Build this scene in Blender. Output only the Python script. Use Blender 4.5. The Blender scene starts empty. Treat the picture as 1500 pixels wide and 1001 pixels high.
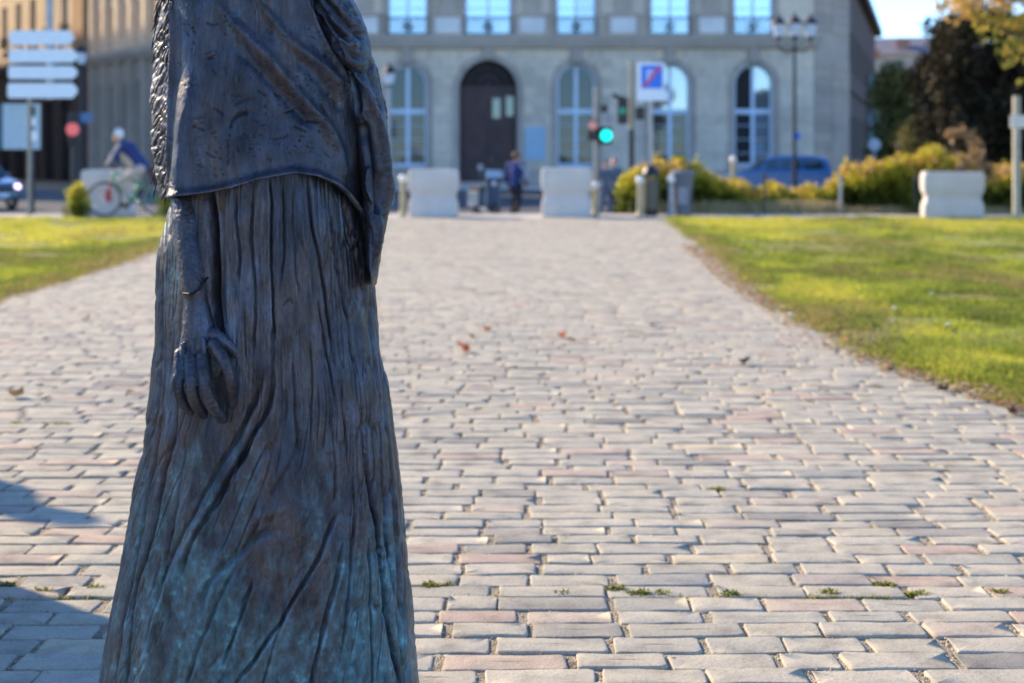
import bpy, math, random
import numpy as np
from mathutils import Vector, Matrix, Euler

random.seed(7)
rng = np.random.default_rng(11)
sc = bpy.context.scene
COL = sc.collection
R = math.radians
F = 2083.0                      # focal length in photo pixels
EYE = 1.30                      # camera height
HOR = 225.0                     # horizon row of the photo

# ------------------------------------------------------------------ camera
cd = bpy.data.cameras.new('camera')
cam = bpy.data.objects.new('camera', cd)
COL.objects.link(cam)
cam.location = (0, 0, EYE)
cam.rotation_euler = (R(90), 0, 0)
cd.sensor_width = 36.0
cd.lens = 50.0
cd.shift_y = -(500.5 - HOR) / 1500.0
cd.clip_start = 0.05
cd.clip_end = 4000
cd.dof.use_dof = True
cd.dof.focus_distance = 3.10
cd.dof.aperture_fstop = 3.2
cd.dof.aperture_blades = 0
sc.camera = cam

# ------------------------------------------------------------------ light
SUN_EL = R(29.0)
SUN_H = Vector((-0.80, 0.60))   # horizontal direction towards the sun
world = bpy.data.worlds.new('World')
sc.world = world
world.use_nodes = True
wn = world.node_tree
wn.nodes.clear()
wo = wn.nodes.new('ShaderNodeOutputWorld')
wb = wn.nodes.new('ShaderNodeBackground')
ws = wn.nodes.new('ShaderNodeTexSky')
ws.sky_type = 'NISHITA'
ws.sun_disc = False
ws.sun_elevation = SUN_EL
ws.sun_rotation = math.atan2(SUN_H.x, SUN_H.y)
ws.air_density = 0.85
ws.dust_density = 0.0
ws.ozone_density = 3.0
wb.inputs['Strength'].default_value = 0.15
wt = wn.nodes.new('ShaderNodeMixRGB'); wt.blend_type = 'MULTIPLY'; wt.inputs[0].default_value = 1.0
wt.inputs[2].default_value = (.74, .865, 1.05, 1)      # clear, blue autumn air
wn.links.new(ws.outputs[0], wt.inputs[1]); wn.links.new(wt.outputs[0], wb.inputs[0])
wn.links.new(wb.outputs[0], wo.inputs[0])
sl = bpy.data.lights.new('sun', 'SUN')
sl.energy = 3.7
sl.angle = R(0.75)
sl.color = (1.0, 0.81, 0.555)
so = bpy.data.objects.new('sun', sl)
COL.objects.link(so)
S3 = Vector((SUN_H.x * math.cos(SUN_EL), SUN_H.y * math.cos(SUN_EL), math.sin(SUN_EL)))
so.rotation_euler = (-S3).to_track_quat('-Z', 'Y').to_euler()
so.location = (0, 0, 50)
sc.view_settings.view_transform = 'Standard'
sc.view_settings.look = 'None'
sc.view_settings.gamma = 1.0
sc.view_settings.use_curve_mapping = False
sc.view_settings.exposure = 1.42

# ------------------------------------------------------------------ helpers
def wx(px, Y): return (px - 750.0) * Y / F
def wz(py, Y): return EYE + (HOR - py) * Y / F
def W(px, py, Y): return Vector((wx(px, Y), Y, wz(py, Y)))

def tag(o, label=None, cat=None, group=None, kind=None):
    if label: o['label'] = label
    if cat: o['category'] = cat
    if group: o['group'] = group
    if kind: o['kind'] = kind
    return o

def empty(name, loc=(0, 0, 0), rz=0.0, label=None, cat=None, group=None):
    o = bpy.data.objects.new(name, None)
    COL.objects.link(o)
    o.location = loc
    o.rotation_euler = (0, 0, rz)
    o.empty_display_size = 0.1
    return tag(o, label, cat, group)

def link(name, me, mat=None, parent=None, loc=None, smooth=False):
    o = bpy.data.objects.new(name, me)
    COL.objects.link(o)
    if mat is not None and len(me.materials) == 0:
        me.materials.append(mat)
    if parent is not None: o.parent = parent
    if loc is not None: o.location = loc
    if smooth and len(me.polygons):
        me.polygons.foreach_set('use_smooth', np.ones(len(me.polygons), dtype=bool))
    return o

def np_mesh(name, V, Fq, tone=None, smooth=False):
    """verts (n,3), faces (m,3) or (m,4) as arrays"""
    me = bpy.data.meshes.new(name)
    V = np.asarray(V, dtype=np.float32); Fq = np.asarray(Fq, dtype=np.int32)
    k = Fq.shape[1]
    me.vertices.add(len(V)); me.vertices.foreach_set('co', V.ravel())
    me.loops.add(Fq.size); me.loops.foreach_set('vertex_index', Fq.ravel())
    me.polygons.add(len(Fq))
    me.polygons.foreach_set('loop_start', np.arange(0, Fq.size, k, dtype=np.int32))
    me.polygons.foreach_set('loop_total', np.full(len(Fq), k, dtype=np.int32))
    if smooth: me.polygons.foreach_set('use_smooth', np.ones(len(Fq), dtype=bool))
    me.update(calc_edges=True)
    if tone is not None:
        a = me.attributes.new('tone', 'FLOAT', 'POINT')
        a.data.foreach_set('value', np.asarray(tone, dtype=np.float32))
    return me

class MB:
    def __init__(s): s.v = []; s.f = []
    def add(s, vs, fs):
        b = len(s.v); s.v += [tuple(v) for v in vs]; s.f += [tuple(i + b for i in f) for f in fs]
        return s
    def box(s, x0, x1, y0, y1, z0, z1, M=None):
        vs = [Vector(p) for p in ((x0,y0,z0),(x1,y0,z0),(x1,y1,z0),(x0,y1,z0),(x0,y0,z1),(x1,y0,z1),(x1,y1,z1),(x0,y1,z1))]
        if M is not None: vs = [M @ v for v in vs]
        return s.add(vs, [(0,3,2,1),(4,5,6,7),(0,1,5,4),(1,2,6,5),(2,3,7,6),(3,0,4,7)])
    def tube(s, pts, rad, n=10, cap=True, flat=1.0):
        pts = [Vector(p) for p in pts]
        if not hasattr(rad, '__len__'): rad = [rad] * len(pts)
        base = len(s.v)
        up = Vector((0, 0, 1))
        for i, p in enumerate(pts):
            t = (pts[min(i+1, len(pts)-1)] - pts[max(i-1, 0)]).normalized()
            u = t.cross(up)
            if u.length < 1e-3: u = t.cross(Vector((0, 1, 0)))
            u.normalize(); w = u.cross(t).normalized()
            for k in range(n):
                a = 2 * math.pi * k / n
                s.v.append(tuple(p + (u * math.cos(a) + w * math.sin(a) * flat) * rad[i]))
        for i in range(len(pts) - 1):
            for k in range(n):
                a = base + i*n + k; b = base + i*n + (k+1) % n
                s.f.append((a, b, b + n, a + n))
        if cap:
            s.f.append(tuple(base + k for k in range(n))[::-1])
            s.f.append(tuple(base + (len(pts)-1)*n + k for k in range(n)))
        return s
    def lathe(s, prof, cx=0, cy=0, n=20, sx=1.0, sy=1.0, cap=True):
        base = len(s.v)
        for (r, z) in prof:
            for k in range(n):
                a = 2*math.pi*k/n
                s.v.append((cx + r*sx*math.cos(a), cy + r*sy*math.sin(a), z))
        for i in range(len(prof)-1):
            for k in range(n):
                a = base + i*n + k; b = base + i*n + (k+1) % n
                s.f.append((a, b, b+n, a+n))
        if cap:
            s.f.append(tuple(base + k for k in range(n))[::-1])
            s.f.append(tuple(base + (len(prof)-1)*n + k for k in range(n)))
        return s
    def sphere(s, c, r, n=12, m=8, sc_=(1,1,1)):
        prof = [(r*math.sin(math.pi*i/m), -r*math.cos(math.pi*i/m)) for i in range(m+1)]
        base = len(s.v)
        for (q, z) in prof:
            for k in range(n):
                a = 2*math.pi*k/n
                s.v.append((c[0]+max(q,1e-5)*sc_[0]*math.cos(a), c[1]+max(q,1e-5)*sc_[1]*math.sin(a), c[2]+z*sc_[2]))
        for i in range(m):
            for k in range(n):
                a = base+i*n+k; b = base+i*n+(k+1)%n
                s.f.append((a, b, b+n, a+n))
        return s
    def mesh(s, name):
        me = bpy.data.meshes.new(name); me.from_pydata(s.v, [], s.f); me.update(); return me
    def build(s, name, mat, parent=None, loc=None, smooth=False, bevel=0, seg=2):
        o = link(name, s.mesh(name), mat, parent, loc, smooth)
        if bevel:
            m = o.modifiers.new('bevel', 'BEVEL'); m.width = bevel; m.segments = seg; m.limit_method = 'ANGLE'; m.angle_limit = R(35)
        return o

def copy_tree(o, parent=None):
    c = o.copy(); COL.objects.link(c)
    if parent is not None: c.parent = parent
    for ch in list(o.children): copy_tree(ch, c)
    return c

# numpy gradient-free value noise (smooth), 2-D
_tab = rng.random((512, 512)).astype(np.float32)
def vnoise(x, y, seed=0):
    x = np.asarray(x, dtype=np.float64) + seed*17.31; y = np.asarray(y, dtype=np.float64) + seed*9.77
    xi = np.floor(x).astype(np.int64); yi = np.floor(y).astype(np.int64)
    fx = x - xi; fy = y - yi
    fx = fx*fx*fx*(fx*(fx*6-15)+10); fy = fy*fy*fy*(fy*(fy*6-15)+10)
    a = _tab[xi & 511, yi & 511]; b = _tab[(xi+1) & 511, yi & 511]
    c = _tab[xi & 511, (yi+1) & 511]; d = _tab[(xi+1) & 511, (yi+1) & 511]
    return ((a*(1-fx)+b*fx)*(1-fy) + (c*(1-fx)+d*fx)*fy)*2-1
def fbm(x, y, seed=0, oct=4):
    s = 0; amp = 1; tot = 0
    for i in range(oct):
        s = s + amp*vnoise(np.asarray(x)*2**i, np.asarray(y)*2**i, seed+i*3.7); tot += amp; amp *= .5
    return s/tot
def sstep(x, a, b):
    t = np.clip((x-a)/(b-a), 0, 1); return t*t*(3-2*t)

# ------------------------------------------------------------------ materials
def mat_new(name):
    m = bpy.data.materials.new(name); m.use_nodes = True
    nt = m.node_tree; nt.nodes.clear()
    out = nt.nodes.new('ShaderNodeOutputMaterial')
    return m, nt, out
def N(nt, t, **kw):
    n = nt.nodes.new(t)
    for k, v in kw.items(): setattr(n, k, v)
    return n
def ramp(nt, stops, interp='LINEAR'):
    r = nt.nodes.new('ShaderNodeValToRGB'); cr = r.color_ramp; cr.interpolation = interp
    while len(cr.elements) > 1: cr.elements.remove(cr.elements[-1])
    cr.elements[0].position = stops[0][0]; cr.elements[0].color = tuple(stops[0][1]) + (1,)
    for p, c in stops[1:]:
        e = cr.elements.new(p); e.color = tuple(c) + (1,)
    return r

def simple(name, col, rough=.7, metal=0.0, var=.15, scale=6.0, bump=0.0, bscale=40.0, spec=.5, emit=0.0, coat=0.0):
    """a base colour broken by two scales of noise, with fine bump"""
    m, nt, out = mat_new(name)
    p = N(nt, 'ShaderNodeBsdfPrincipled')
    tc = N(nt, 'ShaderNodeTexCoord')
    n1 = N(nt, 'ShaderNodeTexNoise'); n1.inputs['Scale'].default_value = scale; n1.inputs['Detail'].default_value = 6
    nt.links.new(tc.outputs['Object'], n1.inputs['Vector'])
    lo = [c*(1-var) for c in col]; hi = [min(1, c*(1+var)) for c in col]
    r = ramp(nt, [(.3, lo), (.7, hi)])
    nt.links.new(n1.outputs['Fac'], r.inputs[0]); nt.links.new(r.outputs[0], p.inputs['Base Color'])
    p.inputs['Roughness'].default_value = rough; p.inputs['Metallic'].default_value = metal
    p.inputs['Specular IOR Level'].default_value = spec
    p.inputs['Coat Weight'].default_value = coat
    if emit:
        nt.links.new(r.outputs[0], p.inputs['Emission Color']); p.inputs['Emission Strength'].default_value = emit
    if bump:
        n2 = N(nt, 'ShaderNodeTexNoise'); n2.inputs['Scale'].default_value = bscale; n2.inputs['Detail'].default_value = 5
        nt.links.new(tc.outputs['Object'], n2.inputs['Vector'])
        b = N(nt, 'ShaderNodeBump'); b.inputs['Strength'].default_value = bump; b.inputs['Distance'].default_value = .01
        nt.links.new(n2.outputs['Fac'], b.inputs['Height']); nt.links.new(b.outputs[0], p.inputs['Normal'])
    nt.links.new(p.outputs[0], out.inputs[0])
    return m

def leafmat(name, stops, trans=.5, rough=.55):
    """leaf colour picked per leaf from the tone attribute; thin, lets light through"""
    m, nt, out = mat_new(name)
    at = N(nt, 'ShaderNodeAttribute'); at.attribute_name = 'tone'
    r = ramp(nt, stops); nt.links.new(at.outputs['Fac'], r.inputs[0])
    d = N(nt, 'ShaderNodeBsdfPrincipled'); d.inputs['Roughness'].default_value = rough
    d.inputs['Specular IOR Level'].default_value = .15
    t = N(nt, 'ShaderNodeBsdfTranslucent'); mx = N(nt, 'ShaderNodeMixShader'); mx.inputs[0].default_value = trans
    nt.links.new(r.outputs[0], d.inputs['Base Color']); nt.links.new(r.outputs[0], t.inputs['Color'])
    nt.links.new(d.outputs[0], mx.inputs[1]); nt.links.new(t.outputs[0], mx.inputs[2]); nt.links.new(mx.outputs[0], out.inputs[0])
    return m

def sett_mat(name, per_object):
    m, nt, out = mat_new(name)
    p = N(nt, 'ShaderNodeBsdfPrincipled')
    at = N(nt, 'ShaderNodeAttribute'); at.attribute_name = 'tone'
    if per_object: at.attribute_type = 'OBJECT'
    r = ramp(nt, [(0, (.22,.215,.205)), (.08, (.34,.325,.29)), (.22, (.41,.385,.335)), (.38, (.365,.355,.32)), (.5, (.45,.42,.365)),
                  (.62, (.39,.365,.31)), (.74, (.43,.40,.35)), (.83, (.36,.35,.315)), (.90, (.42,.365,.315)), (.95, (.41,.325,.28)), (.975, (.28,.285,.28)), (1, (.48,.43,.33))])
    nt.links.new(at.outputs['Fac'], r.inputs[0])
    g = N(nt, 'ShaderNodeNewGeometry')
    n1 = N(nt, 'ShaderNodeTexNoise'); n1.inputs['Scale'].default_value = 170; n1.inputs['Detail'].default_value = 4; n1.inputs['Roughness'].default_value = .7
    n2 = N(nt, 'ShaderNodeTexNoise'); n2.inputs['Scale'].default_value = 9; n2.inputs['Detail'].default_value = 7
    nt.links.new(g.outputs['Position'], n1.inputs['Vector']); nt.links.new(g.outputs['Position'], n2.inputs['Vector'])
    r1 = ramp(nt, [(.30, (.46,.45,.42)), (.46, (.90,.88,.82)), (.60, (1.03,1.0,.91)), (.75, (1.30,1.25,1.10))]); nt.links.new(n1.outputs['Fac'], r1.inputs[0])
    r2 = ramp(nt, [(.28, (.62,.59,.54)), (.42, (.90,.87,.81)), (.52, (1.03,1.0,.93)), (.7, (1.15,1.09,.98))]); nt.links.new(n2.outputs['Fac'], r2.inputs[0])
    m1 = N(nt, 'ShaderNodeMixRGB', blend_type='MULTIPLY'); m1.inputs[0].default_value = .8
    m2 = N(nt, 'ShaderNodeMixRGB', blend_type='MULTIPLY'); m2.inputs[0].default_value = .85
    nt.links.new(r.outputs[0], m1.inputs[1]); nt.links.new(r1.outputs[0], m1.inputs[2])
    nt.links.new(m1.outputs[0], m2.inputs[1]); nt.links.new(r2.outputs[0], m2.inputs[2])
    nt.links.new(m2.outputs[0], p.inputs['Base Color'])
    p.inputs['Roughness'].default_value = .8; p.inputs['Specular IOR Level'].default_value = .14
    n3 = N(nt, 'ShaderNodeTexNoise'); n3.inputs['Scale'].default_value = 60; n3.inputs['Detail'].default_value = 8; n3.inputs['Roughness'].default_value = .65
    nt.links.new(g.outputs['Position'], n3.inputs['Vector'])
    b = N(nt, 'ShaderNodeBump'); b.inputs['Strength'].default_value = .55; b.inputs['Distance'].default_value = .006
    nt.links.new(n3.outputs['Fac'], b.inputs['Height']); nt.links.new(b.outputs[0], p.inputs['Normal'])
    nt.links.new(p.outputs[0], out.inputs[0])
    return m

def sand_mat():
    m, nt, out = mat_new('joint_sand')
    p = N(nt, 'ShaderNodeBsdfPrincipled'); p.inputs['Roughness'].default_value = .95; p.inputs['Specular IOR Level'].default_value = .15
    g = N(nt, 'ShaderNodeNewGeometry')
    n1 = N(nt, 'ShaderNodeTexNoise'); n1.inputs['Scale'].default_value = 12; n1.inputs['Detail'].default_value = 8
    n2 = N(nt, 'ShaderNodeTexVoronoi'); n2.inputs['Scale'].default_value = 190
    for n in (n1, n2): nt.links.new(g.outputs['Position'], n.inputs['Vector'])
    r = ramp(nt, [(.3, (.21,.18,.135)), (.5, (.36,.31,.235)), (.7, (.47,.41,.31))]); nt.links.new(n1.outputs['Fac'], r.inputs[0])
    r2 = ramp(nt, [(0, (.55,.55,.55)), (1, (1.2,1.15,1.05))]); nt.links.new(n2.outputs['Color'], r2.inputs[0])
    mx = N(nt, 'ShaderNodeMixRGB', blend_type='MULTIPLY'); mx.inputs[0].default_value = .8
    nt.links.new(r.outputs[0], mx.inputs[1]); nt.links.new(r2.outputs[0], mx.inputs[2]); nt.links.new(mx.outputs[0], p.inputs['Base Color'])
    b = N(nt, 'ShaderNodeBump'); b.inputs['Strength'].default_value = .9; b.inputs['Distance'].default_value = .006
    nt.links.new(n2.outputs['Distance'], b.inputs['Height']); nt.links.new(b.outputs[0], p.inputs['Normal'])
    nt.links.new(p.outputs[0], out.inputs[0])
    return m

def bronze_mat(name='bronze', patina=1.0):
    m, nt, out = mat_new(name)
    p = N(nt, 'ShaderNodeBsdfPrincipled')
    g = N(nt, 'ShaderNodeNewGeometry'); tc = N(nt, 'ShaderNodeTexCoord')
    mp = N(nt, 'ShaderNodeMapping'); mp.inputs['Scale'].default_value = (1, 1, .3); nt.links.new(tc.outputs['Object'], mp.inputs['Vector'])
    n1 = N(nt, 'ShaderNodeTexNoise'); n1.inputs['Scale'].default_value = 13; n1.inputs['Detail'].default_value = 8; n1.inputs['Roughness'].default_value = .62
    nt.links.new(mp.outputs[0], n1.inputs['Vector'])
    base = ramp(nt, [(.30, (.014,.016,.022)), (.43, (.030,.034,.047)), (.50, (.040,.040,.048)), (.55, (.054,.045,.045)), (.62, (.046,.053,.072)), (.80, (.11,.12,.15))])
    nt.links.new(n1.outputs['Fac'], base.inputs[0])
    # teal verdigris: stronger low down, broken by noise
    sep = N(nt, 'ShaderNodeSeparateXYZ'); nt.links.new(tc.outputs['Object'], sep.inputs[0])
    mr = N(nt, 'ShaderNodeMapRange'); mr.inputs['From Min'].default_value = .92; mr.inputs['From Max'].default_value = .30
    mr.inputs['To Min'].default_value = -.10; mr.inputs['To Max'].default_value = .24; nt.links.new(sep.outputs['Z'], mr.inputs['Value'])
    n2 = N(nt, 'ShaderNodeTexNoise'); n2.inputs['Scale'].default_value = 20; n2.inputs['Detail'].default_value = 9; n2.inputs['Roughness'].default_value = .7
    mp2 = N(nt, 'ShaderNodeMapping'); mp2.inputs['Scale'].default_value = (1, 1, .45); mp2.inputs['Rotation'].default_value = (0, R(-20), 0); mp2.inputs['Location'].default_value = (.3, .1, .2)
    nt.links.new(tc.outputs['Object'], mp2.inputs['Vector']); nt.links.new(mp2.outputs[0], n2.inputs['Vector'])
    ad0 = N(nt, 'ShaderNodeMath', operation='ADD'); nt.links.new(mr.outputs[0], ad0.inputs[0]); nt.links.new(n2.outputs['Fac'], ad0.inputs[1])
    nb_ = N(nt, 'ShaderNodeTexNoise'); nb_.inputs['Scale'].default_value = 5.5; nb_.inputs['Detail'].default_value = 3; nt.links.new(mp2.outputs[0], nb_.inputs['Vector'])
    mb_ = N(nt, 'ShaderNodeMapRange'); mb_.inputs['From Min'].default_value = .35; mb_.inputs['From Max'].default_value = .65; mb_.inputs['To Min'].default_value = -.13; mb_.inputs['To Max'].default_value = .11
    nt.links.new(nb_.outputs['Fac'], mb_.inputs['Value'])
    ad = N(nt, 'ShaderNodeMath', operation='ADD'); nt.links.new(ad0.outputs[0], ad.inputs[0]); nt.links.new(mb_.outputs[0], ad.inputs[1])
    pr = ramp(nt, [(.47, (0,0,0)), (.58, (.35,.35,.35)), (.74, (1,1,1))]); nt.links.new(ad.outputs[0], pr.inputs[0])
    pf = N(nt, 'ShaderNodeMath', operation='MULTIPLY'); pf.inputs[1].default_value = .72*patina; nt.links.new(pr.outputs[0], pf.inputs[0])
    n4 = N(nt, 'ShaderNodeTexNoise'); n4.inputs['Scale'].default_value = 70; n4.inputs['Detail'].default_value = 4
    nt.links.new(tc.outputs['Object'], n4.inputs['Vector'])
    tc_ = ramp(nt, [(.35, (.028,.08,.095)), (.6, (.05,.15,.18)), (.75, (.13,.35,.38))]); nt.links.new(n4.outputs['Fac'], tc_.inputs[0])
    mx = N(nt, 'ShaderNodeMixRGB'); nt.links.new(pf.outputs[0], mx.inputs[0]); nt.links.new(base.outputs[0], mx.inputs[1]); nt.links.new(tc_.outputs[0], mx.inputs[2])
    # rubbed ridges as wear; hollows darkened to paint in groove shade
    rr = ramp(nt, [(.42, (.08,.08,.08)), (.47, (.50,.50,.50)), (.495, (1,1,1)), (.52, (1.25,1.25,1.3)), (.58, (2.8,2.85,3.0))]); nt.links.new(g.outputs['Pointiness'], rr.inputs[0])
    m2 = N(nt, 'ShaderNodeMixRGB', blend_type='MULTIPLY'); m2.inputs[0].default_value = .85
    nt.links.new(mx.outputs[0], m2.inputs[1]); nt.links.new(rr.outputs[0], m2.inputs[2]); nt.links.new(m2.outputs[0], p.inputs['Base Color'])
    met = N(nt, 'ShaderNodeMapRange'); met.inputs['To Min'].default_value = .62; met.inputs['To Max'].default_value = .05
    nt.links.new(pf.outputs[0], met.inputs['Value']); nt.links.new(met.outputs[0], p.inputs['Metallic'])
    n5 = N(nt, 'ShaderNodeTexNoise'); n5.inputs['Scale'].default_value = 28; n5.inputs['Detail'].default_value = 6
    nt.links.new(tc.outputs['Object'], n5.inputs['Vector'])
    ro = N(nt, 'ShaderNodeMapRange'); ro.inputs['From Min'].default_value = .3; ro.inputs['From Max'].default_value = .7
    ro.inputs['To Min'].default_value = .33; ro.inputs['To Max'].default_value = .56
    nt.links.new(n5.outputs['Fac'], ro.inputs['Value']); nt.links.new(ro.outputs[0], p.inputs['Roughness'])
    n3 = N(nt, 'ShaderNodeTexNoise'); n3.inputs['Scale'].default_value = 130; n3.inputs['Detail'].default_value = 7; n3.inputs['Roughness'].default_value = .7
    nt.links.new(mp.outputs[0], n3.inputs['Vector'])
    b = N(nt, 'ShaderNodeBump'); b.inputs['Strength'].default_value = .5; b.inputs['Distance'].default_value = .004
    nt.links.new(n3.outputs['Fac'], b.inputs['Height'])
    mp6 = N(nt, 'ShaderNodeMapping'); mp6.inputs['Scale'].default_value = (1, 1, .16); nt.links.new(tc.outputs['Object'], mp6.inputs['Vector'])
    n6 = N(nt, 'ShaderNodeTexNoise'); n6.inputs['Scale'].default_value = 75; n6.inputs['Detail'].default_value = 5; n6.inputs['Distortion'].default_value = .6
    nt.links.new(mp6.outputs[0], n6.inputs['Vector'])
    b2 = N(nt, 'ShaderNodeBump'); b2.inputs['Strength'].default_value = .38; b2.inputs['Distance'].default_value = .006
    nt.links.new(n6.outputs['Fac'], b2.inputs['Height']); nt.links.new(b.outputs[0], b2.inputs['Normal']); nt.links.new(b2.outputs[0], p.inputs['Normal'])
    n7 = N(nt, 'ShaderNodeTexNoise'); n7.inputs['Scale'].default_value = 48; n7.inputs['Detail'].default_value = 7; n7.inputs['Roughness'].default_value = .7
    nt.links.new(mp.outputs[0], n7.inputs['Vector'])
    r7 = ramp(nt, [(.34, (.45,.44,.44)), (.5, (1,1,1)), (.66, (1.5,1.55,1.65))]); nt.links.new(n7.outputs['Fac'], r7.inputs[0])
    m3 = N(nt, 'ShaderNodeMixRGB', blend_type='MULTIPLY'); m3.inputs[0].default_value = .9
    nt.links.new(m2.outputs[0], m3.inputs[1]); nt.links.new(r7.outputs[0], m3.inputs[2]); nt.links.new(m3.outputs[0], p.inputs['Base Color'])
    nt.links.new(p.outputs[0], out.inputs[0])
    return m

def ashlar_mat(name, col, var=.12):
    m, nt, out = mat_new(name)
    p = N(nt, 'ShaderNodeBsdfPrincipled'); p.inputs['Roughness'].default_value = .9; p.inputs['Specular IOR Level'].default_value = .2
    g = N(nt, 'ShaderNodeNewGeometry')
    n1 = N(nt, 'ShaderNodeTexNoise'); n1.inputs['Scale'].default_value = .35; n1.inputs['Detail'].default_value = 7
    n2 = N(nt, 'ShaderNodeTexNoise'); n2.inputs['Scale'].default_value = 3; n2.inputs['Detail'].default_value = 6
    mp = N(nt, 'ShaderNodeMapping'); mp.inputs['Scale'].default_value = (1, 1, .55); nt.links.new(g.outputs['Position'], mp.inputs['Vector'])
    nt.links.new(g.outputs['Position'], n1.inputs['Vector']); nt.links.new(mp.outputs[0], n2.inputs['Vector'])
    r = ramp(nt, [(.3, [c*(1-var*1.6) for c in col]), (.6, col), (.8, [c*(1+var) for c in col])]); nt.links.new(n1.outputs['Fac'], r.inputs[0])
    r2 = ramp(nt, [(.3, (.82,.80,.78)), (.6, (1,1,1))]); nt.links.new(n2.outputs['Fac'], r2.inputs[0])
    isl = ramp(nt, [(0, (.84,.83,.82)), (.5, (1,1,1)), (1, (1.08,1.05,1.0))]); nt.links.new(g.outputs['Random Per Island'], isl.inputs[0])
    m1 = N(nt, 'ShaderNodeMixRGB', blend_type='MULTIPLY'); m1.inputs[0].default_value = .6
    nt.links.new(r.outputs[0], m1.inputs[1]); nt.links.new(r2.outputs[0], m1.inputs[2])
    m2 = N(nt, 'ShaderNodeMixRGB', blend_type='MULTIPLY'); m2.inputs[0].default_value = 1
    nt.links.new(m1.outputs[0], m2.inputs[1]); nt.links.new(isl.outputs[0], m2.inputs[2]); nt.links.new(m2.outputs[0], p.inputs['Base Color'])
    nt.links.new(p.outputs[0], out.inputs[0])
    return m

def glass_mat(name, tint, refl=.5, rough=.03):
    m, nt, out = mat_new(name)
    d = N(nt, 'ShaderNodeBsdfPrincipled'); d.inputs['Base Color'].default_value = tint + (1,); d.inputs['Roughness'].default_value = .3; d.inputs['Specular IOR Level'].default_value = .12
    gl = N(nt, 'ShaderNodeBsdfGlossy'); gl.inputs['Roughness'].default_value = rough; gl.inputs['Color'].default_value = (.74,.91,1,1)
    mx = N(nt, 'ShaderNodeMixShader'); mx.inputs[0].default_value = refl
    nt.links.new(d.outputs[0], mx.inputs[1]); nt.links.new(gl.outputs[0], mx.inputs[2]); nt.links.new(mx.outputs[0], out.inputs[0])
    return m

def ground_mat(name, stops, s1=1.2, s2=14, s3=90, bump=.4):
    m, nt, out = mat_new(name)
    p = N(nt, 'ShaderNodeBsdfPrincipled'); p.inputs['Roughness'].default_value = .92; p.inputs['Specular IOR Level'].default_value = .2
    g = N(nt, 'ShaderNodeNewGeometry')
    ns = []
    for s in (s1, s2, s3):
        n = N(nt, 'ShaderNodeTexNoise'); n.inputs['Scale'].default_value = s; n.inputs['Detail'].default_value = 6
        nt.links.new(g.outputs['Position'], n.inputs['Vector']); ns.append(n)
    a1 = N(nt, 'ShaderNodeMath', operation='ADD'); nt.links.new(ns[0].outputs['Fac'], a1.inputs[0]); nt.links.new(ns[1].outputs['Fac'], a1.inputs[1])
    a2 = N(nt, 'ShaderNodeMath', operation='ADD'); nt.links.new(a1.outputs[0], a2.inputs[0]); nt.links.new(ns[2].outputs['Fac'], a2.inputs[1])
    dv = N(nt, 'ShaderNodeMath', operation='DIVIDE'); dv.inputs[1].default_value = 3; nt.links.new(a2.outputs[0], dv.inputs[0])
    r = ramp(nt, stops); nt.links.new(dv.outputs[0], r.inputs[0]); nt.links.new(r.outputs[0], p.inputs['Base Color'])
    b = N(nt, 'ShaderNodeBump'); b.inputs['Strength'].default_value = bump; b.inputs['Distance'].default_value = .01
    nt.links.new(ns[2].outputs['Fac'], b.inputs['Height']); nt.links.new(b.outputs[0], p.inputs['Normal'])
    nt.links.new(p.outputs[0], out.inputs[0])
    return m

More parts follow.
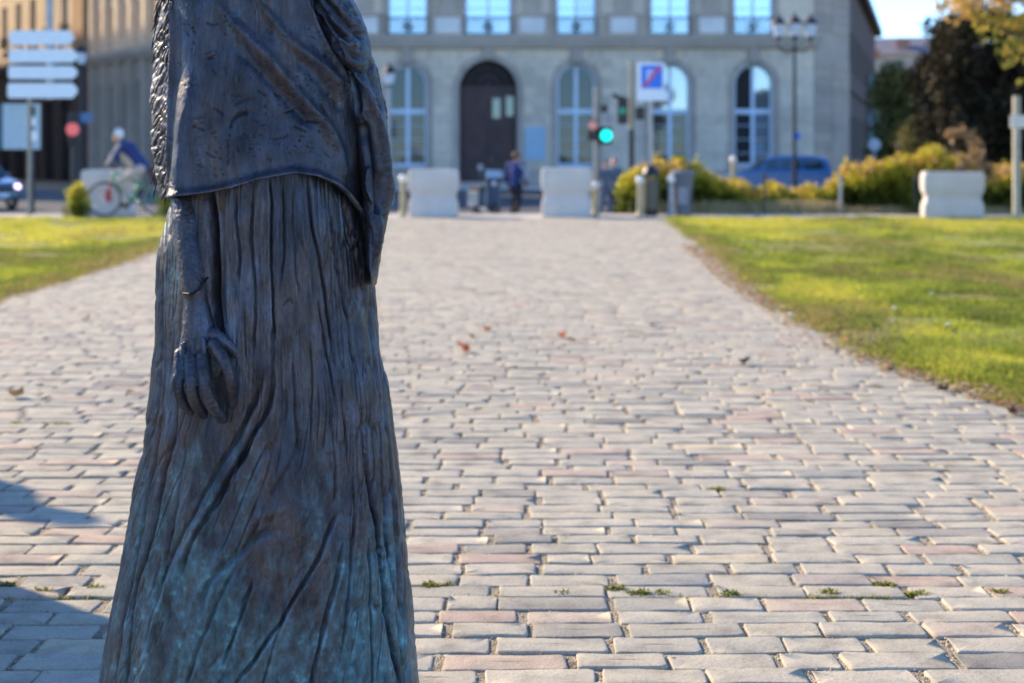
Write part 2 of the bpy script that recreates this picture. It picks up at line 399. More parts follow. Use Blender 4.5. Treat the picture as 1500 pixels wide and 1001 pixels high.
M = dict(
    doorgl=glass_mat('dim_door_glass', (.09,.10,.085), .10),
    fringe=simple('rough_bronze_fringe', (.055,.058,.065), .72, metal=.25, var=.4, scale=40, bump=.6, bscale=120),
    sett=sett_mat('sett_stone', True), sett_mass=sett_mat('sett_stone_mass', False), sand=sand_mat(),
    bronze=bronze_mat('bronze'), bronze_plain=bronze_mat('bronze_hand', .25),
    asphalt=ground_mat('asphalt', [(.35, (.065,.067,.07)), (.65, (.10,.10,.102))], .3, 6, 120),
    pave=ground_mat('pavement_concrete', [(.35, (.33,.31,.28)), (.65, (.47,.44,.40))], .6, 8, 60),
    soil=ground_mat('lawn_soil', [(.38, (.20,.15,.075)), (.47, (.22,.20,.07)), (.54, (.20,.22,.045)), (.64, (.30,.30,.06))], .7, 9, 60),
    earth=ground_mat('dry_earth', [(.35, (.16,.12,.075)), (.65, (.36,.28,.18))], 1.5, 14, 80),
    kerb=simple('kerb_stone', (.52,.49,.45), .85, var=.15, scale=3, bump=.2),
    lime=ashlar_mat('ashlar_limestone', (.68,.585,.46)),
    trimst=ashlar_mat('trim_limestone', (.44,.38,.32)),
    warmst=ashlar_mat('sun_toned_limestone', (.72,.57,.41)),  # lightened; sunlit warmth of the upper storeys is put into its colour
    warmst2=ashlar_mat('brownish_corner_stone', (.42,.35,.29)),
    rustst=ashlar_mat('rust_brown_stone', (.46,.29,.17)),
    tealdark=simple('dark_teal_panel', (.02,.09,.13), .5),
    signblue2=simple('dull_blue_plate', (.06,.16,.34), .5),
    greysign=simple('pale_grey_sign_back', (.42,.47,.50), .5),
    greycl2=simple('scuffed_grey_label', (.24,.25,.28), .6, var=.3, scale=20),
    brownst=ashlar_mat('shade_darkened_stone', (.12,.088,.074)),  # stone colour darkened to carry the shade on these fronts
    panel=simple('pale_panel_stone', (.66,.65,.62), .85, var=.1, scale=1),
    cream=ashlar_mat('cream_render', (.66,.58,.46)),
    slate=simple('roof_slate', (.16,.15,.16), .7, var=.25, scale=1.5),
    rtile=simple('roof_tile', (.42,.20,.13), .85, var=.3, scale=3),
    wframe=simple('painted_window_frame', (.56,.68,.80), .5, var=.06),
    glassd=glass_mat('window_glass_dark', (.02,.024,.03), .05),
    glassm=glass_mat('window_glass_mid', (.12,.15,.17), .30),
    glasss=glass_mat('window_glass_sky', (.20,.30,.38), .50),
    glasss2=glass_mat('window_glass_curtained', (.34,.38,.41), .36),
    room=simple('dark_interior', (.02,.018,.017), .9),
    doorw=simple('dark_red_door_wood', (.055,.024,.022), .55, var=.3, scale=2),
    iron=simple('dark_iron', (.022,.024,.028), .5, metal=.3, bump=.1),
    steel=simple('grey_steel', (.30,.31,.32), .45, metal=.5),
    galv=simple('weathered_post_metal', (.25,.235,.19), .6, metal=.2),
    white=simple('white_sign_enamel', (.68,.76,.84), .45, var=.04),
    signblue=simple('blue_sign_film', (.01,.16,.72), .4, var=.03),
    signred=simple('red_sign_film', (.62,.03,.06), .4, var=.03),
    signlb=simple('light_blue_panel', (.30,.43,.52), .5, var=.06),
    block=simple('cast_stone_block', (.56,.51,.445), .85, var=.10, scale=2.5, bump=.35, bscale=30),
    skin=simple('skin', (.52,.30,.21), .55, var=.06),
    navy=simple('navy_cloth', (.022,.042,.15), .85, var=.2, scale=14),
    black=simple('black_cloth', (.008,.008,.010), .85, var=.2, scale=14),
    greycl=simple('grey_cloth', (.28,.31,.35), .85, var=.15, scale=14),
    bluegrey=simple('blue_grey_cloth', (.09,.12,.16), .85, var=.2, scale=14),
    tancl=simple('tan_pink_cloth', (.52,.40,.33), .85, var=.12, scale=14),
    burg=simple('burgundy_cloth', (.10,.012,.025), .85, var=.2, scale=14),
    hairb=simple('brown_hair', (.09,.05,.03), .7, var=.3, scale=30),
    helmet=simple('pale_helmet', (.70,.70,.66), .4, var=.05),
    redp=simple('red_paint', (.48,.02,.03), .35, var=.08, coat=.4),
    greenp=simple('green_bicycle_paint', (.10,.36,.17), .35, var=.08, coat=.4),
    rubber=simple('black_rubber', (.02,.02,.022), .8),
    chrome=simple('brushed_metal', (.55,.56,.58), .3, metal=.9),
    bluecar=simple('blue_car_paint', (.03,.16,.36), .28, var=.04, coat=.8),
    darkcar=simple('slate_car_paint', (.05,.085,.13), .28, var=.04, coat=.8),
    carglass=glass_mat('car_glass', (.012,.016,.02), .10),
    plastic=simple('black_plastic', (.012,.012,.014), .45),
    greypl=simple('grey_bin_plastic', (.115,.12,.145), .5, var=.1, scale=4),
    olivepl=simple('olive_brown_bin_metal', (.10,.085,.055), .5, var=.15, scale=4),
    bollard=simple('bollard_paint', (.42,.36,.20), .55, var=.12),
    ball=simple('white_ball_paint', (.78,.74,.66), .4, var=.05),
    green_on=simple('lit_green_lens', (.0,.72,.60), .4, var=.02, emit=.8),
    green_dim=simple('dim_green_lens', (.0,.16,.12), .4, var=.02, emit=.25),
    red_on=simple('lit_red_lens', (.60,.12,.12), .4, var=.02, emit=.20),
    pink_on=simple('pale_red_lens', (.62,.26,.22), .4, var=.02, emit=.08),
    head_on=simple('lit_headlight', (.90,.66,.88), .3, var=.02, emit=1.3),
    lantern=simple('frosted_lantern_glass', (.62,.66,.70), .3, var=.05),
    bark=simple('bark', (.10,.075,.055), .95, var=.4, scale=9, bump=.8, bscale=25),
    post=simple('pale_weathered_wood', (.40,.36,.28), .85, var=.15, scale=9),
    plank=simple('whitish_wood_plank', (.66,.60,.53), .8, var=.1, scale=9),
)
# ================================================================== ground
LOW = -0.42                       # level of the road beyond the garden
def terrain():
    ys = np.concatenate([np.array([-60, -20, 0, 15, 28, 30.6, 31.2, 32.0, 33.0, 34, 60]), np.geomspace(90, 3200, 14)])
    xs = np.concatenate([-np.geomspace(3000, 20, 12), np.linspace(-15, 15, 7), np.geomspace(20, 3000, 12)])
    X, Y = np.meshgrid(xs, ys)
    Z = -.055 + (LOW + .025) * sstep(Y, 30.7, 33.2)
    V = np.stack([X, Y, Z], -1).reshape(-1, 3)
    nx, ny = len(xs), len(ys)
    i = np.arange((ny-1)*(nx-1)); r = i // (nx-1); c = i % (nx-1)
    a = r*nx + c
    Fq = np.stack([a, a+1, a+nx+1, a+nx], -1)
    o = link('ground', np_mesh('ground', V, Fq), M['earth']); tag(o, kind='structure')
terrain()

def strip(name, pts, z0, z1, mat, kind='structure', bevel=0):
    """a slab from a ground polygon"""
    n = len(pts)
    V = [(x, y, z0) for x, y in pts] + [(x, y, z1) for x, y in pts]
    Fs = [tuple(range(n, 2*n)), tuple(range(n))[::-1]] + [(i, (i+1) % n, n+(i+1) % n, n+i) for i in range(n)]
    me = bpy.data.meshes.new(name); me.from_pydata(V, [], Fs); me.update()
    o = link(name, me, mat); tag(o, kind=kind)
    if bevel:
        m = o.modifiers.new('bevel', 'BEVEL'); m.width = bevel; m.segments = 2
    return o
strip('road', [(-140, 33.4), (140, 33.4), (140, 67.5), (-140, 67.5)], LOW-.05, LOW, M['asphalt'])
strip('far_pavement', [(-17, 67.6), (60, 67.6), (60, 71.95), (-17, 71.95)], LOW-.05, LOW+.12, M['pave'])
strip('far_kerb', [(-17, 67.45), (60, 67.45), (60, 67.6), (-17, 67.6)], LOW-.05, LOW+.13, M['kerb'])
strip('crossing_pavement', [(-30, 28.75), (30, 28.75), (30, 30.7), (-30, 30.7)], -.10, -.004, M['pave'])
mk = MB()
for k in range(9):                                              # white bars of the crossing on the road
    mk.box(-4.3 + k*1.0, -3.8 + k*1.0, 35.5, 39.0, LOW+.001, LOW+.004)
tag(mk.build('crossing_markings', M['white']), kind='structure')

# ------------------------------------------------------------------ path outline (real metres)
LEFT_E = [(0, -4.3), (12.3, -4.43), (19.1, -4.62), (28.75, -4.95)]
RIGHT_E = [(0, 3.6), (5.6, 3.1), (7.13, 2.60), (8.46, 2.24), (9.67, 2.08), (12.6, 2.12), (18, 2.38), (25.8, 2.74), (28.75, 2.95)]
def edge(Y, E): return np.interp(Y, [e[0] for e in E], [e[1] for e in E])

def path_bed():
    objs = []
    # fine near part, real relief in the joints
    xs = np.arange(-2.1, 2.15, .0115); ys = np.arange(3.2, 7.6, .0125)
    X, Y = np.meshgrid(xs, ys)
    Z = -.0105 + .0045*fbm(X*22, Y*22, 3, 3) + .004*fbm(X*3, Y*3, 8, 3) + .0018*rng.standard_normal(X.shape)
    Z = Z - .01*(1-sstep(np.minimum(np.minimum(X+2.1, 2.13-X), np.minimum(Y-3.2, 7.6-Y)), 0, .08))
    V = np.stack([X, Y, Z], -1).reshape(-1, 3); nx, ny = len(xs), len(ys)
    i = np.arange((ny-1)*(nx-1)); a = (i//(nx-1))*nx + i % (nx-1)
    return np_mesh('joint_sand', V, np.stack([a, a+1, a+nx+1, a+nx], -1), smooth=True)

path = empty('path'); tag(path, kind='structure')
link('joint_sand', path_bed(), M['sand'], path)
pb = MB()
Ys = np.concatenate([[-4, 3.2], np.linspace(7.55, 28.75, 58)])
bz = lambda y: -.0075 + .0050*float(sstep(y, 7.6, 13))
for i in range(59):
    y0, y1 = Ys[i], Ys[i+1]
    pb.add([(edge(y0, LEFT_E)-.25, y0, bz(y0)), (edge(y0, RIGHT_E)+.25, y0, bz(y0)), (edge(y1, RIGHT_E)+.25, y1, bz(y1)), (edge(y1, LEFT_E)-.25, y1, bz(y1))], [(0, 1, 2, 3)])
pb.build('bedding_layer', M['sand'], path)

# ------------------------------------------------------------------ setts
SL, SW = .25, .098
def sett_proto(seed, n_side, rings):
    """unit sett: irregular rounded rectangle SL x SW, top near z=0"""
    r = np.random.default_rng(seed)
    hx, hy = SL/2, SW/2
    cr = r.uniform(.003, .014, 4)
    pts = []
    corners = [(hx, hy, 0), (-hx, hy, 90), (-hx, -hy, 180), (hx, -hy, 270)]
    for (cx, cy, a0), c in zip(corners, cr):
        for k in range(n_side):
            a = math.radians(a0 + 90*k/(n_side-1))
            pts.append((cx - math.copysign(c, cx) + c*math.cos(a), cy - math.copysign(c, cy) + c*math.sin(a)))
        # a slightly wandering point along each long side
        if n_side > 2 and a0 in (0, 180):
            for t in (.33, .66):
                pts.append((cx*(1-2*t), cy + r.uniform(-.0045, .0030)*math.copysign(1, cy)))
    P = np.array(pts); P += r.normal(0, .0019, P.shape)
    n = len(P); V = []; Fc = []
    lv = [(-.032, .000), (-.0040, .000), (-.0009, .0018), (.0, .006)] if rings else [(-.022, 0), (-.0007, 0), (0, .004)]
    for z, ins in lv:
        Q = P.copy()
        Q[:, 0] -= np.sign(P[:, 0])*np.minimum(ins, np.abs(P[:, 0])); Q[:, 1] -= np.sign(P[:, 1])*np.minimum(ins, np.abs(P[:, 1]))
        zz = np.full(n, z) + (r.normal(0, .0007, n) if z > -.01 else 0)
        V.append(np.column_stack([Q, zz]))
    V = np.concatenate(V)
    for l in range(len(lv)-1):
        for k in range(n):
            a = l*n+k; b = l*n+(k+1) % n
            Fc.append((a, b, b+n)); Fc.append((a, b+n, a+n))
    top = (len(lv)-1)*n
    if rings:
        # ridge line through the middle so that the top is softly domed
        m = [(-hx*.55, 0, r.uniform(-.0005, .0022)), (0, 0, r.uniform(.0, .003)), (hx*.55, 0, r.uniform(-.0005, .0022))]
        V = np.concatenate([V, np.array(m)]); c0 = len(V)-3
        T = V[top:top+n, 0]
        sel = [int(np.argmin([abs(t-mm[0]) for mm in m])) for t in T]
        for k in range(n):
            k2 = (k+1) % n
            Fc.append((top+k, top+k2, c0+sel[k]))
            if sel[k] != sel[k2]: Fc.append((c0+sel[k], top+k2, c0+sel[k2]))
    else:
        for k in range(1, n-1): Fc.append((top, top+k, top+k+1))
    return V, np.array(Fc, dtype=np.int32)
NEARP = [sett_proto(100+i, 3, True) for i in range(16)]
FARP = [sett_proto(200+i, 2, False) for i in range(8)]
near_mesh = [np_mesh('paving_stone_%d' % i, v, f) for i, (v, f) in enumerate(NEARP)]
for me in near_mesh: me.materials.append(M['sett'])

def lay_setts():
    inst = []                                   # x, y, z, rz, tiltx, tilty, sx, sy, tone
    y = -1.2; row = 0
    r = random.Random(5)
    while y < 28.7:
        pitch = r.uniform(.100, .122)
        yc = y + pitch/2
        xl, xr = float(edge(yc, LEFT_E)), float(edge(yc, RIGHT_E))
        x = xl - r.uniform(0, .25)
        ph = r.uniform(0, 6.28)
        while x < xr + .10:
            L = r.uniform(.185, .315)*(1 if r.random() > .1 else .72)
            gap = r.choice((.007, .010, .014, .020, .028)) if y < 8 else (r.choice((.005, .008, .012, .018)) if y < 13 else .004)
            wob = .012*math.sin(x*.9 + yc*.35) + .004*math.sin(x*4.1 + ph)
            if x > xl - .12:
                inst.append((x+L/2, yc + wob + r.gauss(0, .0015), r.gauss(0, .0018), r.gauss(0, .009), r.gauss(0, .012), r.gauss(0, .006),
                             L/SL, (pitch - (r.choice((.005, .007, .009, .013)) if y < 8 else (.004 if y < 13 else .002)))/SW, r.random()))
            x += L + gap
        y += pitch; row += 1
    return np.array(inst)
SETTS = lay_setts()
# the 300 setts that show largest in the picture become parts of their own
sx_, sy_ = SETTS[:, 0], SETTS[:, 1]
pxs = 750 + F*sx_/sy_; pys = HOR + F*EYE/sy_
inview = (sy_ > 3.3) & (pxs > -60) & (pxs < 1560) & (pys < 1035) & ~((pxs > 235 - (pys-640)*.2) & (pxs < 560 + (pys-640)*.10))
order = np.argsort(np.where(inview, sy_, 1e9))
first = set(order[:300].tolist())
for k in order[:300]:
    x, y, z, rz, tx, ty, sx, sy, tn = SETTS[k]
    o = bpy.data.objects.new('paving_stone', near_mesh[int(k) % 16]); COL.objects.link(o); o.parent = path
    o.location = (x, y, z); o.rotation_euler = (tx, ty, rz); o.scale = (sx, sy, 1); o['tone'] = float(tn)
def joined_setts(idx, protos):
    Vs = []; Fs = []; Ts = []; b = 0
    for k in idx:
        x, y, z, rz, tx, ty, sx, sy, tn = SETTS[k]
        if y > 9: q_ = .45 if y < 12 else .18; tx *= q_; ty *= q_; z *= q_
        v, f = protos[int(k) % len(protos)]
        v = v * np.array([sx, sy, 1])
        v = np.column_stack([v[:, 0], v[:, 1], v[:, 2] + v[:, 1]*tx - v[:, 0]*ty])
        c, s = math.cos(rz), math.sin(rz)
        v = np.column_stack([v[:, 0]*c - v[:, 1]*s + x, v[:, 0]*s + v[:, 1]*c + y, v[:, 2] + z])
        Vs.append(v); Fs.append(f + b); Ts.append(np.full(len(v), tn)); b += len(v)
    return np_mesh('paving_stones', np.concatenate(Vs), np.concatenate(Fs), tone=np.concatenate(Ts))
rest = [k for k in range(len(SETTS)) if k not in first]
nearr = [k for k in rest if 2.2 < SETTS[k, 1] < 10.5]; farr = [k for k in rest if not 2.2 < SETTS[k, 1] < 10.5]
me = joined_setts(nearr, NEARP); o = link('worn_paving_stones', me, M['sett_mass'], path); o['kind'] = 'stuff'
me = joined_setts(farr, FARP); o = link('distant_paving_stones', me, M['sett_mass'], path); o['kind'] = 'stuff'

# crumbs, straw and grit lying in the joints
def crumbs(n=15000):
    r = np.random.default_rng(3)
    k = r.integers(0, len(order[:1500]), n); s = SETTS[order[:1500][k]]
    end = r.random(n) < .72
    sgn = np.where(r.random(n) < .5, -1, 1)
    x = np.where(end, s[:, 0] + sgn*(s[:, 6]*SL/2 + r.uniform(.000, .028, n)), s[:, 0] + r.uniform(-.5, .5, n)*s[:, 6]*SL)
    y = np.where(end, s[:, 1] + r.uniform(-.5, .5, n)*SW, s[:, 1] - (s[:, 7]*SW/2 + r.uniform(.001, .008, n)))
    z = r.uniform(-.011, -.001, n)
    size = r.uniform(.0012, .0042, n); el = np.where(r.random(n) < .3, r.uniform(2.5, 6, n), r.uniform(.8, 1.6, n)); a = r.uniform(0, math.pi, n)
    base = np.array([[-1, -1, -.5], [1, -1, -.5], [0, 1, -.5], [0, 0, .9]])
    V = base[None]*size[:, None, None]; V[:, :, 0] *= el[:, None]
    V[:, :, 0] = np.clip(V[:, :, 0], -.010, .010)
    ca, sa = np.cos(a)[:, None], np.sin(a)[:, None]
    P = np.stack([V[..., 0]*ca - V[..., 1]*sa + x[:, None], V[..., 0]*sa + V[..., 1]*ca + y[:, None], V[..., 2] + z[:, None]], -1)
    Fb = np.array([[0, 1, 3], [1, 2, 3], [2, 0, 3], [0, 2, 1]])
    Fq = (Fb[None] + 4*np.arange(n)[:, None, None]).reshape(-1, 3)
    return np_mesh('joint_grit', P.reshape(-1, 3), Fq, tone=np.repeat(r.random(n), 4))
M['grit'] = leafmat('grit_and_straw', [(0, (.20,.15,.10)), (.4, (.42,.33,.22)), (.8, (.62,.52,.38)), (1, (.30,.24,.15))], .0, .9)
o = link('joint_grit', crumbs(), M['grit']); tag(o, 'pale grit and straw lying in the joints of the paving', 'grit', kind='stuff')

# ------------------------------------------------------------------ lawns
def lawn_sheet(name, side):
    ys = np.arange(2.0, 28.75, .18) if side > 0 else np.arange(6.0, 28.75, .18)
    ts = np.concatenate([[0, .03, .08, .18, .35, .6], np.geomspace(1, 42, 16)])
    E = RIGHT_E if side > 0 else LEFT_E
    V = []
    for y in ys:
        e = float(edge(y, E)) + .05*float(fbm(y*1.9, 2.0 if side > 0 else 7.0, 5)) + .03*float(fbm(y*7, 1.0, 9))
        for t in ts:
            x = e + side*t
            z = -.030 + .042*float(sstep(t, 0, .25)) + .022*float(fbm(x*.8, y*.8, 2, 3))*min(1, t) 
            V.append((x, y, z))
    nx, ny = len(ts), len(ys)
    i = np.arange((ny-1)*(nx-1)); a = (i//(nx-1))*nx + i % (nx-1)
    Fq = np.stack([a, a+1, a+nx+1, a+nx], -1)
    if side < 0: Fq = Fq[:, ::-1]
    o = link(name, np_mesh(name, np.array(V), Fq, smooth=True), M['soil']); tag(o, kind='structure')
lawn_sheet('lawn_right', 1); lawn_sheet('lawn_left', -1)

M['grass'] = leafmat('grass_blades', [(0, (.36,.26,.11)), (.14, (.34,.27,.09)), (.26, (.11,.15,.025)), (.5, (.23,.28,.04)), (.75, (.40,.42,.05)), (1, (.60,.54,.08))], .5, .7)
def grass(name, side, n, label):
    r = np.random.default_rng(40+side)
    y0, y1 = (6.2, 28.7) if side > 0 else (11.0, 28.7)
    u = r.random(n); Y = y0*(y1/y0)**u
    E = RIGHT_E if side > 0 else LEFT_E
    e = edge(Y, E)
    lim = .385*Y*side
    wid = np.maximum(np.abs(lim - e), .3)
    t = r.random(n)**1.15*wid
    q_ = r.integers(0, n//9, n); Y = Y[q_] + r.normal(0, .022, n); e = edge(Y, E); t = np.maximum(0, t[q_] + r.normal(0, .03+.001*Y, n))
    # clumped: drop blades where the noise says bare
    X = e + side*(t + .02 + .05*np.abs(fbm(Y*1.9, Y*0+2, 5)))
    dens = fbm(X*1.1, Y*1.1, 21, 4)
    bare = ((dens < -.20) | ((t < .22) & (r.random(n) < .55)))
    # a worn earthy patch at the right edge of the lawn
    bare |= (((X-3.45)/.42)**2 + ((Y-9.9)/.55)**2 < 1) & (r.random(n) < .85)
    keep = ~(bare & (r.random(n) < .85)); X, Y, t = X[keep], Y[keep], t[keep]; n = len(X)
    hgt = r.uniform(.018, .058, n)*(1 + .7*np.clip(fbm(X*2.3, Y*2.3, 31, 3), -.6, 1)); w = .0022 + .00022*Y
    w = w*r.uniform(.7, 1.3, n)
    a = r.uniform(0, 2*math.pi, n); lean = r.normal(0, .45, (n, 2))*hgt[:, None]
    z0 = -.030 + .042*sstep(t, 0, .25) - .006 + .018*fbm(X*.8, Y*.8, 2, 3)*np.minimum(1, t)
    dx, dy = np.cos(a)*w, np.sin(a)*w
    P = np.empty((n, 4, 3))
    P[:, 0] = np.column_stack([X-dx, Y-dy, z0]); P[:, 1] = np.column_stack([X+dx, Y+dy, z0])
    P[:, 2] = np.column_stack([X+dx*.8+lean[:, 0]*.5, Y+dy*.8+lean[:, 1]*.5, z0+hgt*.65])
    P[:, 3] = np.column_stack([X+lean[:, 0], Y+lean[:, 1], z0+hgt])
    Fb = np.array([[0, 1, 2], [0, 2, 3]]); Fq = (Fb[None] + 4*np.arange(n)[:, None, None]).reshape(-1, 3)
    tone = .56 + .75*fbm(X*.50, Y*.30, 61, 3) + .45*fbm(X*2.6, Y*1.5, 66, 3) + r.normal(0, .12, n)
    tone += .10 + .26*sstep(Y, 15, 26)
    tone -= .6*(1-sstep(t, .0, .9))*(r.random(n) < .75)
    tone -= .55*np.exp(-((Y-17.0-.25*(X-4))/1.6)**2)*sstep(X, 4.2, 6)*.7  # paints a cast shadow band across the right lawn into blade colour
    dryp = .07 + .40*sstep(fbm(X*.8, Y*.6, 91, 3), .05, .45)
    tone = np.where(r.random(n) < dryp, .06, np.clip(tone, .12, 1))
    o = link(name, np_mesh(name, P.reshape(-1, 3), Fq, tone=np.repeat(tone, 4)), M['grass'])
    tag(o, label, 'grass', kind='stuff')
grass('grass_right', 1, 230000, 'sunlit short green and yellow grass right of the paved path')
grass('grass_left', -1, 120000, 'sunlit yellow green grass left of the paved path behind the statue')
# ================================================================== bronze statue
SY = 2.50                                   # distance of its axis as modelled, before the scaling about the camera
SX0 = wx(392, SY)

def seg_dist(P, pts):
    """distance (photo px) to a polyline, and position along it 0..1"""
    best = np.full(len(P), 1e9); tt = np.zeros(len(P))
    pts = np.asarray(pts, float); n = len(pts)-1
    for i in range(n):
        a, b = pts[i], pts[i+1]; d = b-a; L2 = (d*d).sum()
        t = np.clip(((P-a) @ d)/L2, 0, 1)
        q = np.hypot(*(P - (a + t[:, None]*d)).T)
        m = q < best; best[m] = q[m]; tt[m] = (i+t[m])/n
    return best, tt
def smooth_line(pts, k=5):
    """Catmull-Rom through the points"""
    p = np.asarray(pts, float); p = np.vstack([2*p[0]-p[1], p, 2*p[-1]-p[-2]]); out = []
    for i in range(1, len(p)-2):
        for t in np.arange(k)/k:
            out.append(.5*((2*p[i]) + (-p[i-1]+p[i+1])*t + (2*p[i-1]-5*p[i]+4*p[i+1]-p[i+2])*t*t + (-p[i-1]+3*p[i]-3*p[i+1]+p[i+2])*t**3))
    out.append(p[-2]); return np.array(out)
def carve(P, feats, wob=2.2):
    """sum of grooves (+depth) and ridges (-depth) in metres; widths in photo px"""
    D = np.zeros(len(P))
    wp = np.column_stack([P[:, 0] + wob*fbm(P[:, 0]/22, P[:, 1]/34, 4, 3), P[:, 1] + wob*fbm(P[:, 0]/30, P[:, 1]/30, 14, 2)])
    for pts, depth, width in feats:
        pp = smooth_line(pts)
        lo = pp.min(0) - 4*width; hi = pp.max(0) + 4*width
        m = ((wp > lo) & (wp < hi)).all(1)
        if not m.any(): continue
        d, t = seg_dist(wp[m], pp)
        fade = np.clip(np.minimum(t, 1-t)*7 + .12, 0, 1)
        D[m] += depth*.001*fade*np.exp(-(d/width)**2)
    return D

SKIRT = [
 ([(304,262),(311,320),(314,380),(316,440),(320,490),(333,520)], 26, 7), ([(322,285),(325,350),(326,430),(330,500)], 8, 7),
 ([(396,262),(398,300),(398,360),(400,440),(403,500)], 9, 2.6), ([(451,262),(456,320),(470,385),(480,450),(492,530)], 11, 3.2),
 ([(485,300),(493,370),(503,430),(508,470)], 10, 4), ([(505,290),(520,360),(535,440),(542,500)], 9, 4),
 ([(430,275),(432,350),(438,440)], 4, 3), ([(415,272),(418,340),(414,420)], 5, 2.5), ([(345,285),(349,350),(351,420)], 6, 3.5),
 ([(370,280),(368,350),(374,440),(371,520)], 6, 3), ([(384,290),(383,360),(388,430)], -4, 4), ([(359,300),(360,380),(362,470)], -4, 4),
 ([(441,280),(445,350),(454,430),(460,500)], -5, 5), ([(478,290),(486,360),(497,450)], -5, 4), ([(408,300),(408,380),(409,450)], -4, 4),
 ([(416,450),(424,440),(430,446)], 2, 2.5), ([(400,480),(399,560)], 4, 3), ([(455,500),(458,570),(455,650)], 5, 2.4),
 ([(466,440),(480,520),(494,600)], 7, 2.6), ([(505,440),(516,520),(528,600)], 6, 3), ([(520,430),(530,520),(538,610)], -5, 4),
 ([(392,520),(386,570),(372,612),(330,700),(270,808),(226,912),(206,1000),(196,1080)], -11, 7),
 ([(402,540),(396,590),(376,628),(346,684),(312,742),(280,795),(262,850)], 9, 4.5),
 ([(380,560),(362,612),(318,690),(262,790),(214,905)], 6, 5),
 ([(258,560),(256,624),(238,700),(226,768),(210,824),(194,880),(182,1000),(170,1100)], 9, 3.5),
 ([(240,480),(238,580),(228,660),(212,740),(192,850),(172,950),(160,1060)], 8, 3), ([(248,540),(246,640),(230,720),(212,800),(196,880)], -6, 4),
 ([(236,380),(234,460),(232,560),(222,650)], 6, 3), ([(243,350),(242,420),(246,500)], -4, 3),
 ([(270,640),(262,700),(250,780),(236,850)], 4, 4), ([(284,640),(280,700),(262,770)], -3, 6),
 ([(495,750),(478,790),(462,824),(430,880),(386,948),(340,1010)], 9, 4), ([(505,790),(491,856),(474,920),(458,1000),(450,1080)], 9, 4.5),
 ([(512,760),(500,830),(486,890),(470,960)], -6, 5), ([(520,700),(518,780),(512,860),(502,960)], 7, 3),
 ([(530,600),(536,660),(542,720),(555,780),(566,880),(578,960),(590,1010),(600,1100)], 17, 4), ([(552,590),(556,650),(562,720),(570,800),(585,900),(594,1000)], 12, 3.5),
 ([(546,560),(550,640),(552,720),(560,800),(574,900)], -7, 4.5), ([(542,790),(545,860),(546,960),(548,1050)], 8, 3),
 ([(533,760),(534,840),(532,930),(530,1020)], -6, 5), ([(541,430),(545,500),(550,570)], 8, 3), ([(555,480),(562,560),(566,640)], 8, 3),
 ([(568,640),(576,730),(584,820),(592,920)], 7, 3), ([(576,700),(586,800),(596,900),(604,1000)], -4, 3),
 ([(410,776),(378,784),(354,808),(330,828),(302,856),(288,900)], 7, 8), ([(420,745),(380,760),(340,795),(300,850)], -6, 9),
 ([(440,640),(425,680),(390,740)], 4, 7), ([(470,650),(468,700),(452,760)], -4, 8), ([(400,660),(372,720),(336,770)], -4, 8),
 ([(345,830),(320,880),(290,950),(270,1010)], 6, 5), ([(372,850),(350,910),(325,980)], 6, 4), ([(400,860),(376,920),(350,1000)], -5, 6),
 ([(300,840),(276,900),(250,980),(240,1040)], -6, 6), ([(244,830),(226,890),(210,960)], 5, 3.5), ([(420,880),(400,950),(380,1020)], 4, 3),
 ([(500,560),(508,640),(512,700)], 5, 2.6), ([(485,600),(492,680),(490,740)], 4, 3), ([(520,620),(524,700)], -4, 3.5), ([(430,520),(432,600),(436,660)], 4, 3),
]
CAPE = [
 ([(315,5),(350,42),(385,76),(431,132),(470,175),(493,211),(500,250),(503,280)], -8, 8), ([(345,66),(368,88),(400,122),(432,158),(462,188)], 7, 9),
 ([(372,-5),(400,30),(424,60),(455,84),(484,109),(506,135)], -7, 8), ([(432,84),(455,104),(482,134),(500,166)], 6, 10),
 ([(455,-10),(460,23),(477,63),(503,109),(521,158),(527,200)], -6, 4), ([(252,-20),(252,60),(250,140),(251,200),(249,285)], -7, 3.5),
 ([(262,0),(262,80),(260,160),(260,270)], 3, 5), ([(300,34),(311,37),(319,35)], 4, 2), ([(300,83),(309,79),(315,76)], -6, 2.5), ([(303,86),(312,84)], 6, 2),
 ([(312,158),(320,165),(327,171)], 5, 2), ([(292,185),(298,189),(303,192)], 5, 2), ([(293,178),(303,176)], -5, 4), ([(296,241),(303,246)], 4, 2),
 ([(416,165),(425,162),(434,160)], 5, 1.8), ([(449,177),(458,179),(467,182)], 6, 1.8), ([(430,184),(440,188),(450,193)], 5, 1.8), ([(468,152),(472,158),(475,164)], 5, 1.8),
 ([(402,135),(408,139),(415,141)], 4, 1.8), ([(376,132),(384,138),(391,141)], 4, 1.8), ([(340,155),(356,148),(372,144)], 3, 2.5), ([(336,190),(340,178),(352,168),(366,165)], 4, 3),
 ([(334,200),(333,225),(334,245)], 3, 2.5), ([(346,180),(344,205),(346,235)], -3, 3), ([(358,180),(362,200),(372,225)], 3, 4), ([(372,178),(380,186),(392,188)], -3, 3),
 ([(398,205),(412,203),(424,198)], 3, 1.8), ([(330,98),(332,112)], 3, 2), ([(348,112),(350,120)], 4, 2), ([(430,215),(436,222)], -4, 2.5), ([(475,240),(480,260)], 4, 2),
 ([(395,8),(398,20)], 3, 2), ([(365,50),(370,58)], 3, 2), ([(310,100),(318,110)], 3, 2.5), ([(286,126),(293,122)], 3, 2.5), ([(390,232),(398,236)], 3, 2.5),
 ([(390,44),(400,50)], 4, 2.5), ([(412,52),(420,55)], 4, 2.5), ([(345,212),(350,222)], 3, 2), ([(500,60),(512,110),(520,160)], 5, 3),
]
